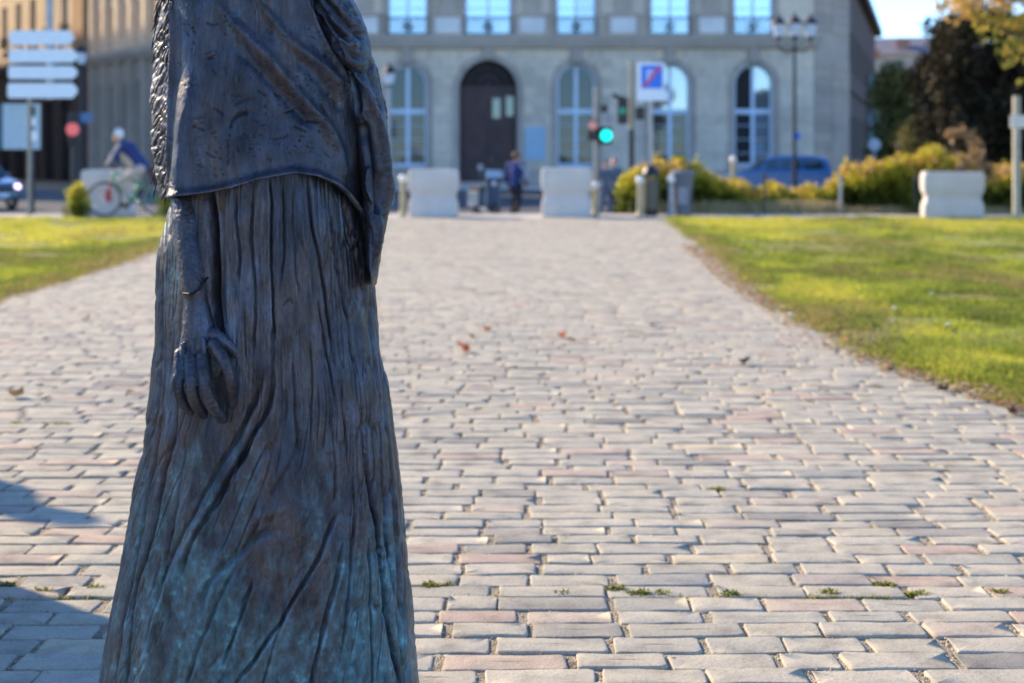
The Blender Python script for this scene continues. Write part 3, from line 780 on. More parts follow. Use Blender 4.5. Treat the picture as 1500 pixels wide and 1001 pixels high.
DRAPE = [
 ([(503,86),(520,108),(536,132),(553,171),(563,215),(570,264),(570,310)], -9, 4.5), ([(528,178),(536,205),(546,235),(551,270),(552,315)], 30, 8),
 ([(536,90),(546,110),(554,135),(562,165)], 14, 5), ([(512,100),(522,130),(526,165)], 16, 4), ([(545,98),(551,120),(557,150)], -6, 3),
 ([(540,240),(541,270),(545,300)], -12, 3.5), ([(540,330),(545,360),(548,400)], 12, 3.5), ([(558,300),(556,340),(552,380)], -6, 4), ([(560,250),(562,290),(558,330)], 6, 3),
]
SLEEVE = [
 ([(452,-10),(470,16),(490,40),(515,62)], 12, 4), ([(470,-12),(492,12),(512,34),(530,60)], 11, 4), ([(490,-20),(508,4),(524,26)], 8, 3),
 ([(462,22),(480,52),(502,84)], 14, 5), ([(480,18),(502,44),(524,72)], -6, 5), ([(500,100),(515,108),(532,112)], 14, 5), ([(498,60),(512,76),(530,88)], 5, 4),
 ([(505,-10),(520,20),(534,50)], -4, 4),
]
SKIRT = [(a, b*(.50 if b < 0 else (.78 if b < 20 else 1.1)), c*(.9 if b < 0 else .72)) for a, b, c in SKIRT]
def to_px(X, Y, Z):
    return np.column_stack([750 + F*X/Y, HOR - F*(Z-EYE)/Y])

def loft(rows, Yc, B, nu, nv, feats, noise, front=.72, close=True, zrange=None, power=2.0, extra=None):
    """rows: (py, left px, right px[, depth scale]) seen at distance Yc -> closed skin of rings, carved"""
    rows = np.array([r if len(r) == 4 else tuple(r)+(1.0,) for r in rows], float)
    zs = wz(rows[:, 0], Yc); o = np.argsort(zs); zs = zs[o]; rows = rows[o]
    z = zrange if zrange is not None else np.linspace(zs[0], zs[-1], nv)
    nv = len(z)
    def sm(col):
        y = np.interp(z, zs, rows[:, col]); k = max(1, nv//90)
        ker = np.ones(2*k+1)/(2*k+1); return np.convolve(np.pad(y, k, 'edge'), ker, 'valid')
    Lx = wx(sm(1), Yc); Rx = wx(sm(2), Yc); ds = sm(3)
    nf = int(nu*front); t = np.concatenate([np.pi*np.arange(nf)/nf, np.pi + np.pi*np.arange(nu-nf)/(nu-nf)])
    T, Z = np.meshgrid(t, z)
    xc = ((Lx+Rx)/2)[:, None]; A = ((Rx-Lx)/2)[:, None]; Bz = B*ds[:, None]
    ct, st = np.cos(T), np.sin(T)
    if power != 2.0:
        ct = np.sign(ct)*np.abs(ct)**(2/power); st = np.sign(st)*np.abs(st)**(2/power)
    X = xc + A*ct; Y = Yc - Bz*st
    nx_, ny_ = ct/np.maximum(A, 1e-4), -st/np.maximum(Bz, 1e-4); ln = np.hypot(nx_, ny_); nx_ /= ln; ny_ /= ln
    P = to_px(X.ravel(), Y.ravel(), Z.ravel())
    back = (st < 0).ravel()
    P2 = P.copy(); P2[back, 0] = 784 - P2[back, 0]
    d = carve(P2, feats) if feats else np.zeros(len(P))
    d = d + noise(P2, T.ravel(), Z.ravel())
    d = d.reshape(X.shape)
    X = X - nx_*d; Y = Y - ny_*d
    V = np.stack([X, Y, Z], -1).reshape(-1, 3)
    if extra is not None: V = extra(V)
    i = np.arange((nv-1)*nu); r = i//nu; c = i % nu; c2 = (c+1) % nu
    Fq = np.stack([r*nu+c, r*nu+c2, (r+1)*nu+c2, (r+1)*nu+c], -1)[:, ::-1]
    if close:
        # caps as thin quads to a centre ring point
        V = np.vstack([V, V[:nu].mean(0), V[-nu:].mean(0)])
        k = np.arange(nu); k2 = (k+1) % nu; b0 = len(V)-2; b1 = len(V)-1
        Fq = np.vstack([Fq, np.stack([k, k2, np.full(nu, b0), np.full(nu, b0)], -1), np.stack([(nv-1)*nu+k2, (nv-1)*nu+k, np.full(nu, b1), np.full(nu, b1)], -1)])
    V[:, 0] -= SX0; V[:, 1] -= SY
    return V, Fq
def quads_mesh(name, V, Fq):
    """from arrays that may hold degenerate quads (caps)"""
    tri = Fq[:, 2] == Fq[:, 3]
    me = bpy.data.meshes.new(name)
    q = Fq[~tri]; t = Fq[tri][:, :3]
    me.vertices.add(len(V)); me.vertices.foreach_set('co', V.astype(np.float32).ravel())
    tot = q.size + t.size; me.loops.add(tot); me.loops.foreach_set('vertex_index', np.concatenate([q.ravel(), t.ravel()]).astype(np.int32))
    me.polygons.add(len(q)+len(t))
    st = np.concatenate([np.arange(len(q))*4, len(q)*4 + np.arange(len(t))*3]).astype(np.int32)
    me.polygons.foreach_set('loop_start', st)
    me.polygons.foreach_set('loop_total', np.concatenate([np.full(len(q), 4), np.full(len(t), 3)]).astype(np.int32))
    me.polygons.foreach_set('use_smooth', np.ones(len(q)+len(t), dtype=bool))
    me.update(calc_edges=True); me.validate()
    return me

def skirt_noise(P, T, Z):
    x, y = P[:, 0], P[:, 1]
    L = np.interp(y, [285, 500, 700, 850, 1001, 1208], [245, 228, 200, 172, 148, 125]); Rr = np.interp(y, [285, 500, 700, 850, 1001, 1208], [540, 556, 587, 602, 615, 632])
    t = (x-L)/(Rr-L)
    tw = np.clip((y-600)/260, 0, 1.6)*.20*np.clip(1.15-np.abs(t-.35)*1.7, 0, 1)
    s = t + tw
    low = sstep(y, 560, 760)
    d = .0050*fbm(s*9, y/300, 51, 3)*(1-.2*low)                       # broad folds
    r1 = 1-np.abs(vnoise(s*26, y/150, 52)); d += .0028*np.clip(r1-.80, 0, 1)/.20*sstep(fbm(s*5, y/120, 53, 2), -.05, .25)
    r2 = 1-np.abs(vnoise(s*62, y/90, 54)); side = .12 + 1.1*sstep(t, .70, .88) + .6*(1-sstep(t, .04, .16))
    d += .0030*np.clip(r2-.78, 0, 1)/.22*side*(1-.4*low*(t < .6))
    d += .0007*fbm(s*120, y/24, 55, 3)*side + .0010*fbm(x/26, y/30, 56, 3) + .0003*fbm(x/3.2, y/5, 57, 2)
    r3 = 1-np.abs(vnoise(s*105, y/120, 59)); d += .0010*np.clip(r3-.80, 0, 1)/.20*(1-.75*low*(t < .75))
    d += .0016*low*np.clip(fbm(s*40, y/34, 58, 3)-.15, 0, 1)*2          # corroded pits low down
    d *= sstep(Z, .16, .24)*(Z < 1.75)
    return d
def cape_noise(P, T, Z):
    x, y = P[:, 0], P[:, 1]
    d = .0045*fbm(x/70, y/70, 71, 2) + .0006*fbm(x/14, y/14, 72, 3) + .0003*fbm((x+y*.4)/3.2, (y-x*.4)/7, 73, 2)
    d = d - .036*np.exp(-((x-280)/21)**2)*sstep(y, 40, 270)*(np.sin(T) > 0)     # the arm under the cloth
    e = np.clip(fbm((x+y*.8)/9, (y-x*.8)/5, 74, 2)-.32, 0, 1); d += .0035*e*sstep(fbm(x/40, y/40, 75, 2), -.05, .1)
    sh = 1-sstep(x, 244, 250)                                           # shaggy strip on the left edge
    g = 1-np.abs(vnoise((x*1.25+y*.55)/4.6, (y-x*.5)/26, 76)); d += sh*(.006*np.clip(g-.5, 0, 1) + .0018*fbm(x/5, y/9, 77, 2))
    br = 1-sstep(np.abs(x-250), 1, 5); d += br*.0010*fbm(x/3, y/4, 78, 2)
    return d
def small_noise(P, T, Z):
    x, y = P[:, 0], P[:, 1]
    return .0022*fbm(x/14, y/22, 81, 3) + .0009*fbm(x/4, y/6, 82, 3)

STS = 1.14                                  # figure scaled about the camera and pushed back, which makes it over life size
statue = empty('statue', (-.4898, 2.85, -.182), 0, 'dark bronze statue of a robed woman seen from behind with blue green patina', 'statue')  # location is the modelled base point scaled about the camera eye
BODY = [(1208,122,636), (1150,126,632), (1080,134,624), (1001,148,615), (930,158,610), (880,165,605), (850,172,602), (800,182,597), (750,192,593), (700,200,587), (680,205,585),
        (650,212,581), (600,217,573), (550,222,566), (500,228,556), (450,230,550), (400,232,547), (360,235,546), (340,240,545), (320,247,542), (285,256,534), (240,262,526),
        (150,266,520), (60,266,516), (-20,264,514), (-100,266,506,.95), (-135,276,494,.85), (-160,305,468,.7), (-176,345,425,.5), (-200,354,416,.42), (-216,352,418,.45),
        (-232,336,434,.52), (-262,322,448,.62), (-300,320,450,.66), (-335,330,440,.6), (-356,350,420,.45), (-366,372,398,.25)]
statue.scale = (STS,)*3
zb = np.concatenate([np.linspace(.185, .36, 40), np.linspace(.3617, 1.60, 640), np.linspace(1.607, wz(-366, SY), 60)])
V, Fq = loft(BODY, SY, .205, 600, 0, SKIRT, skirt_noise, zrange=zb)
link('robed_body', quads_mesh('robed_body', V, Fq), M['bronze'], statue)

CAPE2 = [(a, b*(.42 if len(a) < 4 and abs(b) < 7 else .9), c*(.85 if len(a) < 4 else 1)) for a, b, c in CAPE]
def make_cape():
    nu, nv = 420, 430
    rowsL = np.array([(-172, 352, 428), (-160, 312, 462), (-140, 280, 494), (-110, 262, 512), (-60, 249, 524), (0, 241, 532), (50, 233, 538), (100, 229, 544), (150, 225, 548), (200, 228, 550), (250, 233, 550), (285, 240, 550), (300, 243, 550)], float)
    edgeR = np.array([(-172, 405), (-100, 432), (0, 455), (23, 460), (63, 477), (109, 503), (158, 522), (200, 529), (250, 531), (310, 527)], float)
    hem = np.array([(200, 292), (245, 289), (262, 291), (300, 284), (340, 275), (380, 262), (430, 253), (462, 258), (490, 270), (510, 286), (527, 310), (600, 320)], float)
    u = np.concatenate([np.linspace(0, .80, 350), np.linspace(.803, 1, 70)]); nu = len(u)
    v = np.linspace(0, 1, nv)
    U, Vv = np.meshgrid(u, v)
    ztop = wz(-172, SY)
    # pass 1: nominal column of each u
    def solve(Z):
        py = HOR - F*(Z-EYE)/SY
        L = wx(np.interp(py, rowsL[:, 0], rowsL[:, 1]), SY); Rr = wx(np.interp(py, rowsL[:, 0], rowsL[:, 2]), SY)
        B = np.interp(py, [-172, -150, -110, 0, 300], [.07, .13, .185, .205, .222])
        xc = (L+Rr)/2; A = (Rr-L)/2
        ae = np.arccos(np.clip((wx(np.interp(py, edgeR[:, 0], edgeR[:, 1]), SY-.12)-xc)/A, -1, .995))
        a = ae + (R(262)-ae)*U
        return xc + A*np.cos(a), SY - B*np.sin(a), a, A, B
    Z = ztop + (wz(280, SY)-ztop)*Vv
    for _ in range(4):
        X, Y, a, A, B = solve(Z)
        xb = np.broadcast_to(X[-1], X.shape); yb = np.broadcast_to(Y[-1], Y.shape)
        hp = np.interp(750 + F*xb/yb, hem[:, 0], hem[:, 1])
        hz = EYE + (HOR-hp)*yb/F
        Z = ztop + (hz-ztop)*Vv
    X, Y, a, A, B = solve(Z)
    nx_, ny_ = np.cos(a)/A, -np.sin(a)/B; ln = np.hypot(nx_, ny_); nx_ /= ln; ny_ /= ln
    P = to_px(X.ravel(), Y.ravel(), Z.ravel()); bk = (np.sin(a) < 0).ravel(); P[bk, 0] = 470 - P[bk, 0]
    d = (carve(P, CAPE2, 1.5) + cape_noise(P, a.ravel(), Z.ravel())).reshape(X.shape)
    d = d - .009*np.exp(-((1-Vv)/.016)**2)*sstep(P[:, 0], 256, 292).reshape(X.shape)                          # rolled hem
    X = X - nx_*d; Y = Y - ny_*d
    Vt = np.stack([X-SX0, Y-SY, Z], -1).reshape(-1, 3)
    In = np.stack([X-nx_*.012-SX0, Y-ny_*.009-SY, Z+.0005], -1).reshape(-1, 3)
    n = nu*nv
    i = np.arange((nv-1)*(nu-1)); r = i//(nu-1); c = i % (nu-1); q = r*nu+c
    Fo = np.stack([q, q+1, q+nu+1, q+nu], -1); Fi = Fo[:, ::-1] + n
    rim = []
    ring = list(range(0, nu)) + [k*nu+nu-1 for k in range(1, nv)] + [(nv-1)*nu+k for k in range(nu-2, -1, -1)] + [k*nu for k in range(nv-2, 0, -1)]
    for k in range(len(ring)):
        p, q2 = ring[k], ring[(k+1) % len(ring)]; rim.append((p, q2, q2+n, p+n)[::-1])
    me = np_mesh('shawl', np.vstack([Vt, In]), np.vstack([Fo, Fi, np.array(rim)]), smooth=True)
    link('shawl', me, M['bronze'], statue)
make_cape()

# arm and hand: one continuous remeshed skin
def chain(mb, pts, rads, n=14):
    """rounded tapered chain of world points"""
    mb.tube(pts, rads, n)
    for p, r_ in zip(pts, rads): mb.sphere(p, r_*.995, n, 8)
def remeshed(mb, name, mat, parent, voxel, smooth=4, disp=0, dscale=.01):
    o = mb.build(name, mat, parent)
    m = o.modifiers.new('remesh', 'REMESH'); m.mode = 'VOXEL'; m.voxel_size = voxel; m.use_smooth_shade = True
    if smooth:
        s = o.modifiers.new('smooth', 'SMOOTH'); s.factor = .5; s.iterations = smooth
    if disp:
        t = bpy.data.textures.new(name + '_relief', 'CLOUDS'); t.noise_scale = dscale; t.noise_depth = 3
        dm = o.modifiers.new('relief', 'DISPLACE'); dm.texture = t; dm.strength = disp; dm.mid_level = .5
    return o
def SP(px, py, Y):
    v = W(px, py, Y); return (v.x - SX0, v.y - SY, v.z)
arm = MB()
AY = 2.335
def armrow(py, l, r_, b, y=None):
    return (py, l, r_, b, float(np.interp(py, [262, 300, 420, 552], [2.375, 2.358, 2.322, 2.292])))
rows = [armrow(262, 266, 300, .012), armrow(285, 254, 302, .028), armrow(320, 252, 304, .034), armrow(360, 257, 305, .033), armrow(400, 263, 307, .031), armrow(425, 266, 309, .030),
        armrow(436, 270, 308, .026), armrow(460, 269, 312, .024), armrow(485, 267, 316, .022), armrow(505, 263, 320, .021), armrow(525, 259, 325, .020), armrow(540, 257, 328, .018), armrow(552, 260, 322, .013)]
base = len(arm.v)
for (py, l, r_, b, y) in rows:
    c = SP((l+r_)/2, py, y); A = (r_-l)/2*y/F
    for k in range(24):
        t = 2*math.pi*k/24; arm.v.append((c[0]+A*math.cos(t), c[1]-b*math.sin(t), c[2]))
for i in range(len(rows)-1):
    for k in range(24):
        a = base+i*24+k; b = base+i*24+(k+1) % 24; arm.f.append((a, a+24, b+24, b))
arm.f.append(tuple(base+k for k in range(24))); arm.f.append(tuple(base+(len(rows)-1)*24+k for k in range(24))[::-1])
def finger(pts, rads):
    q = np.column_stack([np.array(pts, float), np.array(rads)*1000]); c = smooth_line(q, 4)
    chain(arm, [SP(p[0], p[1], p[2]-.040) for p in c], [p[3]/1000 for p in c])
finger([(265,520,2.33),(264,546,2.318),(260,564,2.312),(266,586,2.322),(279,603,2.338)], [.0115,.0112,.0100,.0090,.0072])
finger([(279,522,2.325),(281,549,2.312),(281,570,2.306),(287,592,2.314),(299,608,2.332)], [.0115,.0115,.0105,.0095,.0076])
finger([(297,522,2.325),(299,549,2.310),(303,574,2.303),(313,597,2.312),(327,614,2.330)], [.0115,.0118,.0108,.0098,.0078])
finger([(314,505,2.325),(328,528,2.312),(336,552,2.308),(340,574,2.316),(341,594,2.336)], [.0110,.0100,.0088,.0080,.0062])
finger([(314,490,2.335),(337,508,2.338),(354,530,2.345),(360,560,2.352),(354,586,2.357)], [.0120,.0100,.0085,.0078,.0062])
for (a, b) in (((283, 500), (281, 546)), ((299, 498), (299, 546)), ((268, 505), (265, 543))):   # tendons
    chain(arm, [SP(a[0], a[1], 2.285), SP(b[0], b[1], 2.274)], [.0035, .0055], 8)
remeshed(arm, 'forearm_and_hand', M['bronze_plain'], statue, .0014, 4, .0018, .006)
cuff = MB()                                                        # worn edge of the tight sleeve on the forearm
cuff.tube([SP(268, 430, 2.296), SP(280, 431, 2.290), SP(292, 424, 2.290), SP(303, 408, 2.300), SP(307, 404, 2.318)], [.0014, .0022, .0022, .0020, .001], 8)
cuff.build('sleeve_edge', M['bronze_plain'], statue, smooth=True)

V, Fq = loft([(84,515,546), (100,500,553), (130,505,560), (160,512,566), (200,520,569), (260,528,572), (300,532,571), (330,534,566), (360,537,560), (380,539,557), (400,542,554), (418,546,550)],
             2.425, .052, 220, 400, DRAPE, small_noise)
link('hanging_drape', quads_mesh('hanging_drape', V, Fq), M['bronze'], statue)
V, Fq = loft([(-150,400,470,.8), (-110,420,500,.95), (-60,440,506,.95), (-20,446,511), (0,450,517), (20,454,529), (50,466,539), (80,482,545), (97,498,545,.9), (112,515,543,.7), (122,526,538,.35)],
             2.425, .085, 240, 260, SLEEVE, small_noise)
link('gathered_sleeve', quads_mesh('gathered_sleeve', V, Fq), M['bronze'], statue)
fr = MB(); r = random.Random(12)
for k in range(150):
    py = r.uniform(-60, 272); px = r.uniform(229, 251) + (4 if py < 0 else 0); y = 2.47 - (px-229)/24*.14
    L = r.uniform(14, 34); dx = -r.uniform(.05, .45)*L
    if px + dx < 222: dx = 222-px
    p0 = SP(px, py, y); p1 = SP(px+dx*.5+r.uniform(-2, 2), py+L*.5, y-.006); p2 = SP(px+dx, py+L, y+.002)
    fr.tube([p0, p1, p2], [.0016, r.uniform(.0014, .0026), .0005], 6)
fr.build('shawl_fringe', M['fringe'], statue, smooth=True)
pl = MB(); pl.lathe([(.33, .1596), (.335, .165), (.335, .19), (.327, .198), (0.001, .1985)], 0, 0, 48)
pl.build('plinth', M['bronze_plain'], statue, bevel=.004)
# unseen statue copies added to shade the paving and the robed statue
for (x, y, rz) in ((-2.72, 4.95, .5), (-4.50, 7.24, 1.6), (-2.10, 4.06, .15)):
    c = copy_tree(statue); sc_ = 1.12 if y > 6 else (1.0 if y > 4.5 else 1.34); c.location = (x, y, -.1596*sc_); c.rotation_euler = (0, 0, rz); c.scale = (sc_,)*3
    c['label'] = 'added statue copy beyond the left edge, casting shade on the paving' if 4.5 < y < 6 else ('second added statue copy further off at left, casting shade on the paving' if y > 6 else 'tallest added statue copy, unseen at left, blocking sun from the robed statue')
# ================================================================== buildings
def wall_slices(x0, x1, z0, z1, ops, cuts=()):
    """solid quads (xa, xb, za_bottom, zb_bottom, za_top, zb_top) of a wall with openings (cx, w, zb, zt, arch)"""
    xs = {x0, x1} | {c for c in cuts if x0 < c < x1}
    for cx, w, zb, zt, ar in ops:
        k = 12 if ar else 1
        for i in range(k+1): xs.add(cx - w/2*math.cos(math.pi*i/k))
    xs = sorted(x for x in xs if x0-1e-6 <= x <= x1+1e-6)
    def top(op, x):
        cx, w, zb, zt, ar = op
        if not ar: return zt
        return zt - w/2 + math.sqrt(max(0, (w/2)**2 - (x-cx)**2))
    out = []
    for a, b in zip(xs[:-1], xs[1:]):
        if b-a < 1e-5: continue
        m = (a+b)/2
        hit = sorted([o for o in ops if abs(m-o[0]) < o[1]/2-1e-6], key=lambda o: o[2])
        la = lb = z0
        for o in hit:
            if o[2] > z0+1e-4 or la > z0: out.append((a, b, la, lb, o[2], o[2]))
            la, lb = top(o, a), top(o, b)
        out.append((a, b, la, lb, z1, z1))
    return [q for q in out if max(q[4]-q[2], q[5]-q[3]) > 1e-3]

def wall_mb(x0, x1, z0, z1, ops, thick=.6, y=0.0):
    """wall with its reveals; front at y, back at y+thick"""
    mb = MB()
    for a, b, la, lb, ta, tb in wall_slices(x0, x1, z0, z1, ops):
        mb.add([(a,y,la),(b,y,lb),(b,y,tb),(a,y,ta),(a,y+thick,la),(b,y+thick,lb),(b,y+thick,tb),(a,y+thick,ta)],
               [(0,1,2,3),(7,6,5,4),(0,4,5,1),(3,2,6,7)])
    for xx in (x0, x1): mb.add([(xx,y,z0),(xx,y+thick,z0),(xx,y+thick,z1),(xx,y,z1)], [(0,1,2,3)])
    for cx, w, zb, zt, ar in ops:
        zs = zt - w/2 if ar else zt
        for s in (-1, 1):
            xx = cx + s*w/2; mb.add([(xx,y,zb),(xx,y+thick,zb),(xx,y+thick,zs),(xx,y,zs)], [(0,1,2,3)])
    return mb
def ashlar_mb(x0, x1, z0, z1, ops, course=.46, bl=1.05, proud=.035, joint=.035, y=0.0, seed=1):
    mb = MB(); r = random.Random(seed); k = 0; z = z0
    # give openings a margin so blocks stop at the archivolt
    while z < z1-.1:
        h = min(course, z1-z); off = (k % 2)*bl/2 + r.uniform(-.05, .05)
        xj = x0 - off
        while xj < x1:
            a = max(x0, xj + joint/2); b = min(x1, xj + bl - joint/2); xj += bl
            if b-a < .12: continue
            lo, hi = z+joint/2, z+h-joint/2
            loc = []
            for o in ops:
                if o[0]+o[1]/2 < a or o[0]-o[1]/2 > b: continue
                loc.append(o)
            xs = {a, b}
            for cx, w, zb, zt, ar in loc:
                kk = 12 if ar else 1
                for i in range(kk+1):
                    q = cx - w/2*math.cos(math.pi*i/kk)
                    if a < q < b: xs.add(q)
            xs = sorted(xs)
            for p, q in zip(xs[:-1], xs[1:]):
                m = (p+q)/2; la = lb = lo; ta = tb = hi; skip = False
                for cx, w, zb, zt, ar in loc:
                    if abs(m-cx) >= w/2-1e-6: continue
                    f = lambda x: (zt - w/2 + math.sqrt(max(0, (w/2)**2-(x-cx)**2))) if ar else zt
                    if hi <= zb: continue
                    if lo >= max(f(p), f(q)): continue
                    if hi <= min(f(p), f(q)) + .02 and lo >= zb - .02: skip = True; break
                    if lo < zb: ta = tb = zb
                    else: la, lb = min(hi, max(lo, f(p))), min(hi, max(lo, f(q)))
                if skip or (ta-la < .01 and tb-lb < .01): continue
                pr = proud
                mb.add([(p,y-pr,la),(q,y-pr,lb),(q,y-pr,tb),(p,y-pr,ta),(p,y,la),(q,y,lb),(q,y,tb),(p,y,ta)],
                       [(0,1,2,3),(0,4,5,1),(3,2,6,7),(0,3,7,4),(1,5,6,2)])
        z += h; k += 1
    return mb
def arch_ring(cx, w, zb, zt, t, y0, y1, n=16):
    """moulded surround: jambs and arch"""
    mb = MB(); zs = zt-w/2; P = [(cx-w/2, zb)] + [(cx-w/2*math.cos(math.pi*i/n), zs+w/2*math.sin(math.pi*i/n)) for i in range(n+1)] + [(cx+w/2, zb)]
    Q = [(cx-w/2-t, zb)] + [(cx-(w/2+t)*math.cos(math.pi*i/n), zs+(w/2+t)*math.sin(math.pi*i/n)) for i in range(n+1)] + [(cx+w/2+t, zb)]
    for i in range(len(P)-1):
        (a, b), (c, d), (e, f), (g, h) = P[i], P[i+1], Q[i+1], Q[i]
        mb.add([(a,y0,b),(c,y0,d),(e,y0,f),(g,y0,h),(a,y1,b),(c,y1,d),(e,y1,f),(g,y1,h)], [(0,1,2,3),(0,4,5,1),(3,2,6,7)])
    return mb
def window_unit(parent, cx, w, zb, zt, arch, glass, rows=4, transom=None, y=.32, fw=.11, glass_low=None, gl_right=None, dark_left=False):
    """frame is the part; every pane is a sub-part of it"""
    fr = MB(); hw = w/2; zs = zt-hw if arch else zt
    for s in (-1, 1): fr.box(cx+s*hw-(fw if s > 0 else 0), cx+s*hw+(fw if s < 0 else 0), y, y+.08, zb, zs)
    fr.box(cx-fw*.8, cx+fw*.8, y-.012, y+.07, zb, zt-.02 if not arch else zt-fw)
    fr.box(cx-hw, cx+hw, y-.005, y+.075, zb, zb+fw*1.6)
    tz = transom if transom else zb+(zt-zb)*.68
    fr.box(cx-hw, cx+hw, y-.02, y+.09, tz-fw, tz+fw*1.2)
    if not arch: fr.box(cx-hw, cx+hw, y-.004, y+.076, zt-fw, zt)
    else:
        r_ = arch_ring(cx, w-2*fw, zs-.01, zt-fw, fw, y, y+.08); fr.add(r_.v, r_.f)
    for s in (-1, 1):
        for k in range(1, rows):
            z = zb+(tz-zb)*k/rows; a, b = (cx-hw+fw, cx-fw*.8) if s < 0 else (cx+fw*.8, cx+hw-fw)
            fr.box(a, b, y+.01, y+.05, z-.016, z+.016)
    fo = fr.build('window', M['wframe'], parent)
    for s in (-1, 1):
        a, b = (cx-hw+.02, cx-fw*.4) if s < 0 else (cx+fw*.4, cx+hw-.02)
        for k in range(rows):
            z1_, z2_ = zb+(tz-zb)*k/rows, zb+(tz-zb)*(k+1)/rows
            g = glass_low or glass
            if gl_right and s > 0: g = gl_right
            p = MB().box(a, b, y+.025, y+.035, z1_+.025, z2_-.025); p.build('pane', M[g], fo)
        p = MB(); g = 'room' if (dark_left and s < 0) else glass
        if arch:
            n = 10; X = np.linspace(a, b, n)
            zz = [zs+math.sqrt(max(0, (hw-.02)**2-(x-cx)**2)) for x in X]
            for i in range(n-1):
                p.add([(X[i],y+.03,tz),(X[i+1],y+.03,tz),(X[i+1],y+.03,max(tz, zz[i+1])),(X[i],y+.03,max(tz, zz[i]))], [(0,1,2,3)])
        else: p.box(a, b, y+.025, y+.035, tz+.03, zt-.03)
        p.build('pane', M[g], fo)
    return fo
def railing(parent, cx, w, zb, h, y=-.20, name='balcony_railing'):
    mb = MB(); mb.box(cx-w/2, cx+w/2, y-.03, y+.03, zb+h-.05, zb+h); mb.box(cx-w/2, cx+w/2, y-.02, y+.02, zb+.08, zb+.12)
    n = int(w/.13)
    for i in range(n+1):
        x = cx-w/2+w*i/n; mb.box(x-.012, x+.012, y-.012, y+.012, zb, zb+h-.04)
    for k in range(10):                                            # scroll roundel in the middle
        a = 2*math.pi*k/10; b = 2*math.pi*(k+1)/10
        mb.tube([(cx+.2*math.cos(a), y-.03, zb+h*.5+.26*math.sin(a)), (cx+.2*math.cos(b), y-.03, zb+h*.5+.26*math.sin(b))], .035, 6)
    mb.sphere((cx, y-.03, zb+h*.5), .10, 8, 6)
    return mb.build(name, M['iron'], parent)

BY = 72.0; BZ = LOW+.12
def bx_(px): return wx(px, BY)
hall = empty('grand_hall', (0, BY, 0), 0, 'long pale stone public building with arched ground floor and dark arched door', 'building')
cent = [-20.4, -17.1, -13.7, -9.6, bx_(597), bx_(715), bx_(844), bx_(982), bx_(1104)]
XL, XR = -17.2, bx_(1192)
gops = []; uops = []
for c in cent:
    if c < XL+1: continue
    if abs(c-bx_(715)) < .1: gops.append((c, 2.95, BZ, 6.02, True))
    else: gops.append((c, 1.95, .62, 5.82, True))
    uops.append((c, 1.95 if abs(c-bx_(715)) > .1 else 2.3, 7.30, 11.2, False))
uops2 = [(c, 1.6, 13.1, 15.2, False) for c in [o[0] for o in uops]]
wall_mb(XL, XR, BZ, 6.62, gops, .6).build('ground_floor_wall', M['lime'], hall)
oo = [(c, w+.62, zb-(0 if w > 2.5 else .16), zt+.31, ar) for c, w, zb, zt, ar in gops]
ashlar_mb(XL, XR, BZ+.75, 6.58, oo, .47, 1.08).build('ashlar_blocks', M['lime'], hall)['kind'] = 'stuff'
wall_mb(XL, XR, 7.24, 12.3, uops, .6).build('upper_floor_wall', M['lime'], hall)
wall_mb(XL, XR, 12.7, 16.0, uops2, .6).build('attic_wall', M['lime'], hall)
cb = MB(); cb.box(XL-.1, XR+.25, -.30, .6, 6.62, 6.80); cb.box(XL-.1, XR+.32, -.42, .6, 6.803, 7.06); cb.box(XL-.1, XR+.38, -.52, .6, 7.063, 7.24)
cb.build('string_course', M['trimst'], hall)
cb = MB(); cb.box(XL-.1, XR+.3, -.35, .6, 12.3, 12.7); cb.box(XL-.1, XR+.5, -.7, .6, 16.0, 16.45)
cb.build('cornice', M['trimst'], hall)
pb_ = MB()
for a, b in ((XL, bx_(715)-1.85), (bx_(715)+1.85, XR)): pb_.box(a, b, -.12, .0, BZ, BZ+.74)
pb_.build('base_course', M['trimst'], hall)
for i, (c, w, zb, zt, ar) in enumerate(gops):
    arch_ring(c, w+.02, zb if w > 2.5 else zb-.14, zt+.01, .30, -.07, .02).build('arch_surround', M['trimst'], hall)
    MB().box(c-.26, c+.26, -.24, .0, zt+.05, 6.62).build('keystone', M['trimst'], hall, bevel=.03)
    if w < 2.5:
        MB().box(c-w/2-.25, c+w/2+.25, -.2, .35, zb-.18, zb).build('window_sill', M['trimst'], hall)
        last = abs(c-bx_(1104)) < .1; l2 = abs(c-bx_(982)) < .1
        window_unit(hall, c, w, zb, zt, True, 'glassm' if (last or l2) else 'glassd', 4, 3.42, glass_low='glassd', gl_right='glasss' if last else None, dark_left=last)
        mb = MB().box(c-w/2-.1, c+w/2+.1, .9, 1.0, zb-.3, zt+.1); mb.build('dark_room_behind_window', M['room'], hall)
dx = bx_(715)
door = MB()
for s in (-1, 1):
    door.box(dx+min(0, s*1.46)+.015, dx+max(0, s*1.46)-.015, .42, .50, BZ+.02, 4.52)
    for k in range(4):
        z = BZ+.3+k*1.12; door.box(dx+s*.75-.52, dx+s*.75+.52, .385, .42, z, z+.9)
do = door.build('entrance_door', M['doorw'], hall)
MB().box(dx+.22, dx+.62, .372, .384, 3.1, 4.1).build('door_glass', M['doorgl'], do); MB().box(dx+.9, dx+1.28, .372, .384, 3.2, 4.2).build('door_glass', M['doorgl'], do)
MB().sphere((dx+.12, .36, 1.0), .06).build('door_handle', M['chrome'], do)
fl = MB(); fl.box(dx-1.46, dx+1.46, .38, .5, 4.54, 4.72)
for k in range(1, 8):
    a = math.pi*k/8; fl.tube([(dx, .44, 4.7), (dx+1.42*math.cos(a), .44, 4.62+1.36*math.sin(a))], .035, 6)
